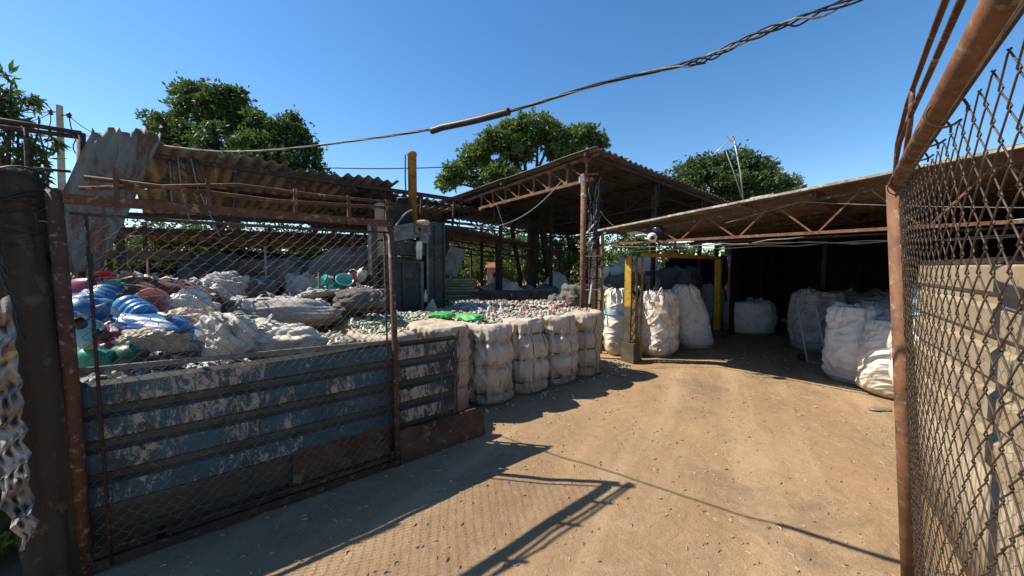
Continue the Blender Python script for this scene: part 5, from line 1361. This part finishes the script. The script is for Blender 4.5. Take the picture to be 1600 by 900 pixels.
def tree(name, label, cat, base, blobs, n, size, leaf, seed, trunk_r=.18, limbs=7, group=None, long=1.7, droop=.2, barkm='bark', twigs=0, shell=.5):
    base = Vector(base); t = thing(name, label, cat, base, (0, 0, 0), group); q = random.Random(seed)
    B = [(b[0]-base.x, b[1]-base.y, b[2]-base.z)+tuple(b[3:]) for b in blobs]
    v, f = leafcloud(B, n, size, seed, long, droop, shell); link('crown', npmesh('crown', v, f), t, M[leaf])
    m = MB(); cz = np.mean([b[2] for b in B]); zc = min(b[2]-b[5]*.6 for b in B); fork = Vector((0, 0, max(.3, zc*.8)))
    m.tube([Vector((0, 0, -.1)), fork*.5+Vector((q.uniform(-.1, .1), 0, 0)), fork], [trunk_r*1.25, trunk_r, trunk_r*.8], 10); link('trunk', m.mesh('trunk', (0, 0, 0), True), t, M[barkm])
    for k in range(limbs):
        b = B[k % len(B)]; e = Vector(b[:3])+Vector((q.uniform(-.5, .5)*b[3], q.uniform(-.5, .5)*b[4], q.uniform(-.2, .6)*b[5]))
        mid = fork.lerp(e, .5)+Vector((q.uniform(-.2, .2), q.uniform(-.2, .2), q.uniform(0, .3)))
        m = MB(); m.tube([fork-Z*.1, mid, e], [trunk_r*.55, trunk_r*.35, trunk_r*.08], 7)
        for _ in range(3+twigs):
            s = mid.lerp(e, q.random()); e2 = s+Vector((q.uniform(-1, 1), q.uniform(-1, 1), q.uniform(-.2, 1)))*b[3]*.5; m.tube([s, s.lerp(e2, .5)+Z*.05, e2], [trunk_r*.16, trunk_r*.10, trunk_r*.04], 5)
        link('limb', m.mesh('limb', (0, 0, 0), True), t, M[barkm])
    return t
def pb(px, py, Y, rpx, rpy=None, ry=None):       # crown clump given by where it shows
    p = P(px, py, Y); k = Y/FPX; return (p.x, p.y, p.z, rpx*k, ry or rpx*k, (rpy or rpx)*k)
def gp(px, Y): p = P(px, 418, Y); p.z = 0; return p
Y = 15
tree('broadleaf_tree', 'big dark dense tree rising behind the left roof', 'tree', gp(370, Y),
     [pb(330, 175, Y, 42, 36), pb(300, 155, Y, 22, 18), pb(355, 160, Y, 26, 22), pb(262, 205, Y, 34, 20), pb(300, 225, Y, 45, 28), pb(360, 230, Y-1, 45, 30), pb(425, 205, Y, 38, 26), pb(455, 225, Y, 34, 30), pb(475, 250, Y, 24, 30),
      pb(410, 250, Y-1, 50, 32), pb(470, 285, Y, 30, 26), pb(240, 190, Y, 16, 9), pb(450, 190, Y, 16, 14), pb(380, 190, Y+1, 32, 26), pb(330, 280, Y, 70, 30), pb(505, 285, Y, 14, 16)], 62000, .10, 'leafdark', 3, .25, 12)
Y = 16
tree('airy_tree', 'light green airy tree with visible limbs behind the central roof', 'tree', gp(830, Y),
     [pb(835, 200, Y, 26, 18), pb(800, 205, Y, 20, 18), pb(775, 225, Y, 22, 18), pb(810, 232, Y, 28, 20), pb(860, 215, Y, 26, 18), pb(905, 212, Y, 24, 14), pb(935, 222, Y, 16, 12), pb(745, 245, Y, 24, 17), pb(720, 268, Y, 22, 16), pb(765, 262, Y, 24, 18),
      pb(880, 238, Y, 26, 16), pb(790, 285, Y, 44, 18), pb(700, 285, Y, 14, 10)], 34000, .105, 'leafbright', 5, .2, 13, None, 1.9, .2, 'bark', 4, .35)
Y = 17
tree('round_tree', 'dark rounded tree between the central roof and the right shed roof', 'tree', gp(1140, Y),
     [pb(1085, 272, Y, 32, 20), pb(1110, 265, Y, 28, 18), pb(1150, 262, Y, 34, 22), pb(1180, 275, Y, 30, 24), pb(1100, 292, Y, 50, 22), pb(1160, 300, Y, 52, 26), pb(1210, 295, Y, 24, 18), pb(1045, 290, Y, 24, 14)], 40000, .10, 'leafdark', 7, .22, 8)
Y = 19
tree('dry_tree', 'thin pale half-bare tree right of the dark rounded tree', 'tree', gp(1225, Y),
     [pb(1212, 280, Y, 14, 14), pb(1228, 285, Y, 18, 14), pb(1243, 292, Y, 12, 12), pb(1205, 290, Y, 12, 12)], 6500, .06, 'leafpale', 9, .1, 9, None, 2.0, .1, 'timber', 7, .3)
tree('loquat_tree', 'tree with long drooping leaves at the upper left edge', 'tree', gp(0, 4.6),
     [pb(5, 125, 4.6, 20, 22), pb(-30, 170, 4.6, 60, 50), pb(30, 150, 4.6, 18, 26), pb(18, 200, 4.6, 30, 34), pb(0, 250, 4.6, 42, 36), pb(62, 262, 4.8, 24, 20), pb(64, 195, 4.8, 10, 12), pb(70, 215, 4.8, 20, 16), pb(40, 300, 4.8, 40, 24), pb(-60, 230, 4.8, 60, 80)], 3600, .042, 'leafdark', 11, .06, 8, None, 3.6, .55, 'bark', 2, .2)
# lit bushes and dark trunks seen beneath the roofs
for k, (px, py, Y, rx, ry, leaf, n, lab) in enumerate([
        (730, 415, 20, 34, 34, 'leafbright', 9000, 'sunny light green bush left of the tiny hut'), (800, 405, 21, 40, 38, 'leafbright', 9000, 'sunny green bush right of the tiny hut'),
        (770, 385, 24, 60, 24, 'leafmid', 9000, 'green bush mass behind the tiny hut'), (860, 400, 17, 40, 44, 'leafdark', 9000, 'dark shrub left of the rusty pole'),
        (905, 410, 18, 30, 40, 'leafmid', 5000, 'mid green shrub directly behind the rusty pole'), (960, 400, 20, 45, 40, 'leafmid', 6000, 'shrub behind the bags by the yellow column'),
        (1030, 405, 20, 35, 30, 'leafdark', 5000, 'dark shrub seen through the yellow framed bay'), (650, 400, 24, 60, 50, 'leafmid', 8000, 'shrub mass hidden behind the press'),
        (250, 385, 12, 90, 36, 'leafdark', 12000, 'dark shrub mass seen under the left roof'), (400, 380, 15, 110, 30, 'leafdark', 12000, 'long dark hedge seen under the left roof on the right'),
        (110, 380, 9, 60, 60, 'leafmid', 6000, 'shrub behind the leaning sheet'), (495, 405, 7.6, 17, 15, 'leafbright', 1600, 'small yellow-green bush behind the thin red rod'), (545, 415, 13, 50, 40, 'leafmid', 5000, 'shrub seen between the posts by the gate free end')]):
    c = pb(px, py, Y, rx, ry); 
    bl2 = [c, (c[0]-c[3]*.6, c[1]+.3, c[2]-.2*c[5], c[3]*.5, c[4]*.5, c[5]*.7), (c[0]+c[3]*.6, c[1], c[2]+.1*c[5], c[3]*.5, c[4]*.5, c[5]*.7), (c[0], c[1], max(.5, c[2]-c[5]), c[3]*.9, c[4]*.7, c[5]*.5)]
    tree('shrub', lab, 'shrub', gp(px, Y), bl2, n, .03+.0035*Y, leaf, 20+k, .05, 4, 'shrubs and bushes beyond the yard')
for k, (px0, px1, Y, r, lab) in enumerate([(822, 838, 12.5, .12, 'leaning dark tree trunk left of its twin under the roof'), (858, 848, 12.8, .13, 'thick dark tree trunk beside the leaning one under the roof'), (815, 800, 13, .08, 'thin dark tree trunk farthest left under the roof')]):
    a = gp(px0, Y); b = P(px1, 360, Y); b2 = P(px1+20*(-1)**k, 300, Y); m = MB(); m.tube([a, a.lerp(b, .5)+Vector((.1, 0, 0)), b, b2], [r*1.3, r, r*.9, r*.5], 9)
    tag(m.build('tree_trunk', M['bark'], None, True), lab, 'tree trunk')
# far tree belt so the horizon is closed from any side
def belt():
    bl3 = []; q = random.Random(44)
    for k in range(70):
        a = R(-75+150*k/69); d = q.uniform(42, 55); h = q.uniform(2.4, 4.2); bl3.append((d*math.sin(a), d*math.cos(a), h*.6, 3.0, 2.5, h*.7))
    v, f = leafcloud(bl3, 60000, .38, 5, 1.5, .2, .3)
    tag(link('distant_trees', npmesh('distant_trees', v, f), None, M['leafmid']), 'low belt of distant trees closing the horizon', 'trees', None, 'stuff')
belt()
def weeds():
    bl3 = []; q = random.Random(5)
    for k in range(60):
        x = q.uniform(-6, -2.55); y = q.uniform(1.6, 5)
        if x > -2.75-.0*y and y < 2.0: continue
        if (Vector((x, y, 0))-O0).dot(V) > 0 and (Vector((x, y, 0))-O0).dot(U) > -1.9: continue
        bl3.append((x, y, .10, .22, .22, .16))
    bl3 += [(-2.35, 1.75, .06, .13, .1, .08), (-2.5, 1.75, .1, .15, .12, .12)]+[(q.uniform(-3.6, -2.72), q.uniform(2.05, 2.7), q.uniform(.15, .42), .16, .16, .2) for _ in range(26)]
    v, f = leafcloud(bl3, 17000, .022, 8, 2.2, -.6, .1, .5); v[:, 2] = np.maximum(v[:, 2], .01)
    tag(link('weeds', npmesh('weeds', v, f), None, M['weed']), 'sunlit green weeds at the foot of the crumpled sheet', 'weeds', None, 'stuff')
weeds()

# ------------------------------------------------------------------ utility pole and overhead cables
def utility_pole():
    Y = 9.5; b = gp(97, Y); top = P(93, 165, Y)
    t = thing('utility_pole', 'pale square concrete utility pole with insulators behind the leaning sheet', 'utility pole', b)
    m = MB(); m.tube([b, top], [.12, .075], 4); m.build('shaft', M['polecon'], t)
    for px, py in ((79, 175), (108, 180)):
        p = P(px, py, Y-.1); m = MB(); m.lathe([(.02, -.07), (.05, -.05), (.03, -.02), (.055, .01), (.03, .04), (.015, .07)], 10, Matrix.Translation(p)); m.build('insulator', M['cable'], t, True)
        bar(t, 'bracket', p, P(93, py, Y), .02, .02, M['rustdark'])
    rod(t, 'service_wire', sag(P(108, 182, Y-.1), P(118, 240, Y-.1), -.0, 8, .03, 2), .012, M['cable'], 5); rod(t, 'service_wire', sag(P(79, 178, Y-.1), P(72, 240, Y-.1), .05, 8, .03, 3), .010, M['cable'], 5)
    for k, (a, b2, dip) in enumerate([((79, 174, Y-.1), (-40, 150, 6), .12), ((79, 176, Y-.1), (-40, 175, 6.5), .2), ((108, 181, Y-.1), (170, 210, 12), .15), ((92, 195, Y), (150, 212, 12), .1)]):
        m = MB(); m.tube(sag(P(*a), P(*b2), dip, 12), .009, 5); tag(m.build('power_line', M['cable'], None, True), ['upper thin line leaving the utility pole to the left', 'lower thin line leaving the utility pole to the left', 'thin line from the right insulator to the leaning sheet', 'thin line from the pole shaft to the leaning sheet'][k], 'wire', 'thin lines at the utility pole')
utility_pole()
def overhead():
    key = [(232, 224, 5.55), (330, 236, 4.7), (430, 234, 3.95), (560, 219, 3.2), (690, 199, 2.72), (803, 172, 2.42), (930, 133, 2.17), (1060, 103, 1.93), (1120, 84, 1.84), (1200, 48, 1.73), (1300, 12, 1.61), (1500, -60, 1.42), (1800, -150, 1.2)]
    pts = [P(*k) for k in key]
    fine = []
    for i in range(len(pts)-1):                  # smooth interpolation
        p0, p1, p2, p3 = pts[max(i-1, 0)], pts[i], pts[i+1], pts[min(i+2, len(pts)-1)]
        for s in np.linspace(0, 1, 16, endpoint=False):
            fine.append(.5*((2*p1)+(p2-p0)*s+(2*p0-5*p1+4*p2-p3)*s*s+(3*p1-p0-3*p2+p3)*s**3))
    fine.append(pts[-1]); n = len(fine)
    t = thing('overhead_cable', 'twisted overhead cable with a black corrugated sleeve sweeping across the sky', 'cable', fine[80])
    for k in range(4):
        q = random.Random(k+2); pp = []
        for i, p in enumerate(fine):
            a = i*.30+k*1.57; spread = .006+(.012 if i > 112 else 0)*(0.5+.5*math.sin(i*.11+k*2))
            if i > 150: spread += .005
            pp.append(p+Vector((0, math.cos(a), 0))*spread+Z*math.sin(a)*spread)
        rod(t, 'strand', pp, .0042, M['cablegrey'] if k == 1 else M['cable'], 5)
    i0 = 64; m = MB(); sp = [f_ for f_ in fine[i0-2:80]]; m2 = []; rr = []
    N = 60
    for i in range(N+1):
        u_ = i/N*(len(sp)-1); a = int(u_); b = min(a+1, len(sp)-1); p = sp[a].lerp(sp[b], u_-a); m2.append(p+Z*(-.012*max(0, 1-i/8))); rr.append(.0215+.0022*(i % 2))
    rod(t, 'sleeve', m2, rr, M['cable'], 14)
    e = fine[123]; rod(t, 'loose_end', [fine[112]-Z*.005, fine[118]-Z*.016, e-Z*.022], .0045, M['cable'], 6)
    m = MB(); m.tube(sag(P(505, 262, 13), P(720, 260, 13), .05, 12), .018, 5); tag(m.build('far_wire', M['cable'], None, True), 'single thin far wire crossing behind the yellow cylinder', 'wire')
    for k, (a, b, dip, r, lab) in enumerate([((718, 348, 6.5), (878, 282, 6.9), .35, .008, 'slack wire hanging below the front truss of the central roof'), ((938, 330, 7), (1000, 355, 6.7), .18, .007, 'slack wire from the lattice column to the shed roof edge'),
                                 ((775, 318, 7.6), (790, 362, 7.6), .0, .007, 'short wire dangling under the front truss')]):
        m = MB(); m.tube(sag(P(*a), P(*b), dip, 16), r, 5); tag(m.build('slack_wire', M['cablegrey'], None, True), lab, 'wire')
overhead()
# small scraps on the sunny ground
for k, (px, py, w, mt, lab) in enumerate([(1372, 640, .22, 'cardboard', 'flat torn scrap of pale card lying near the sunlit bag'), (705, 752, .02, 'white', 'tiny white crumb of plastic in the shade near the gate post'), (975, 587, .10, 'p_clear', 'clear crushed cup at the foot of the yellow column')]):
    p = G(px, py); v, f = lump(w, w*.7, w*.12, 120+k, .3, 4, 16); o = link('ground_scrap', npmesh('ground_scrap', v, f, None, True), None, M[mt], p); tag(o, lab, 'scrap')
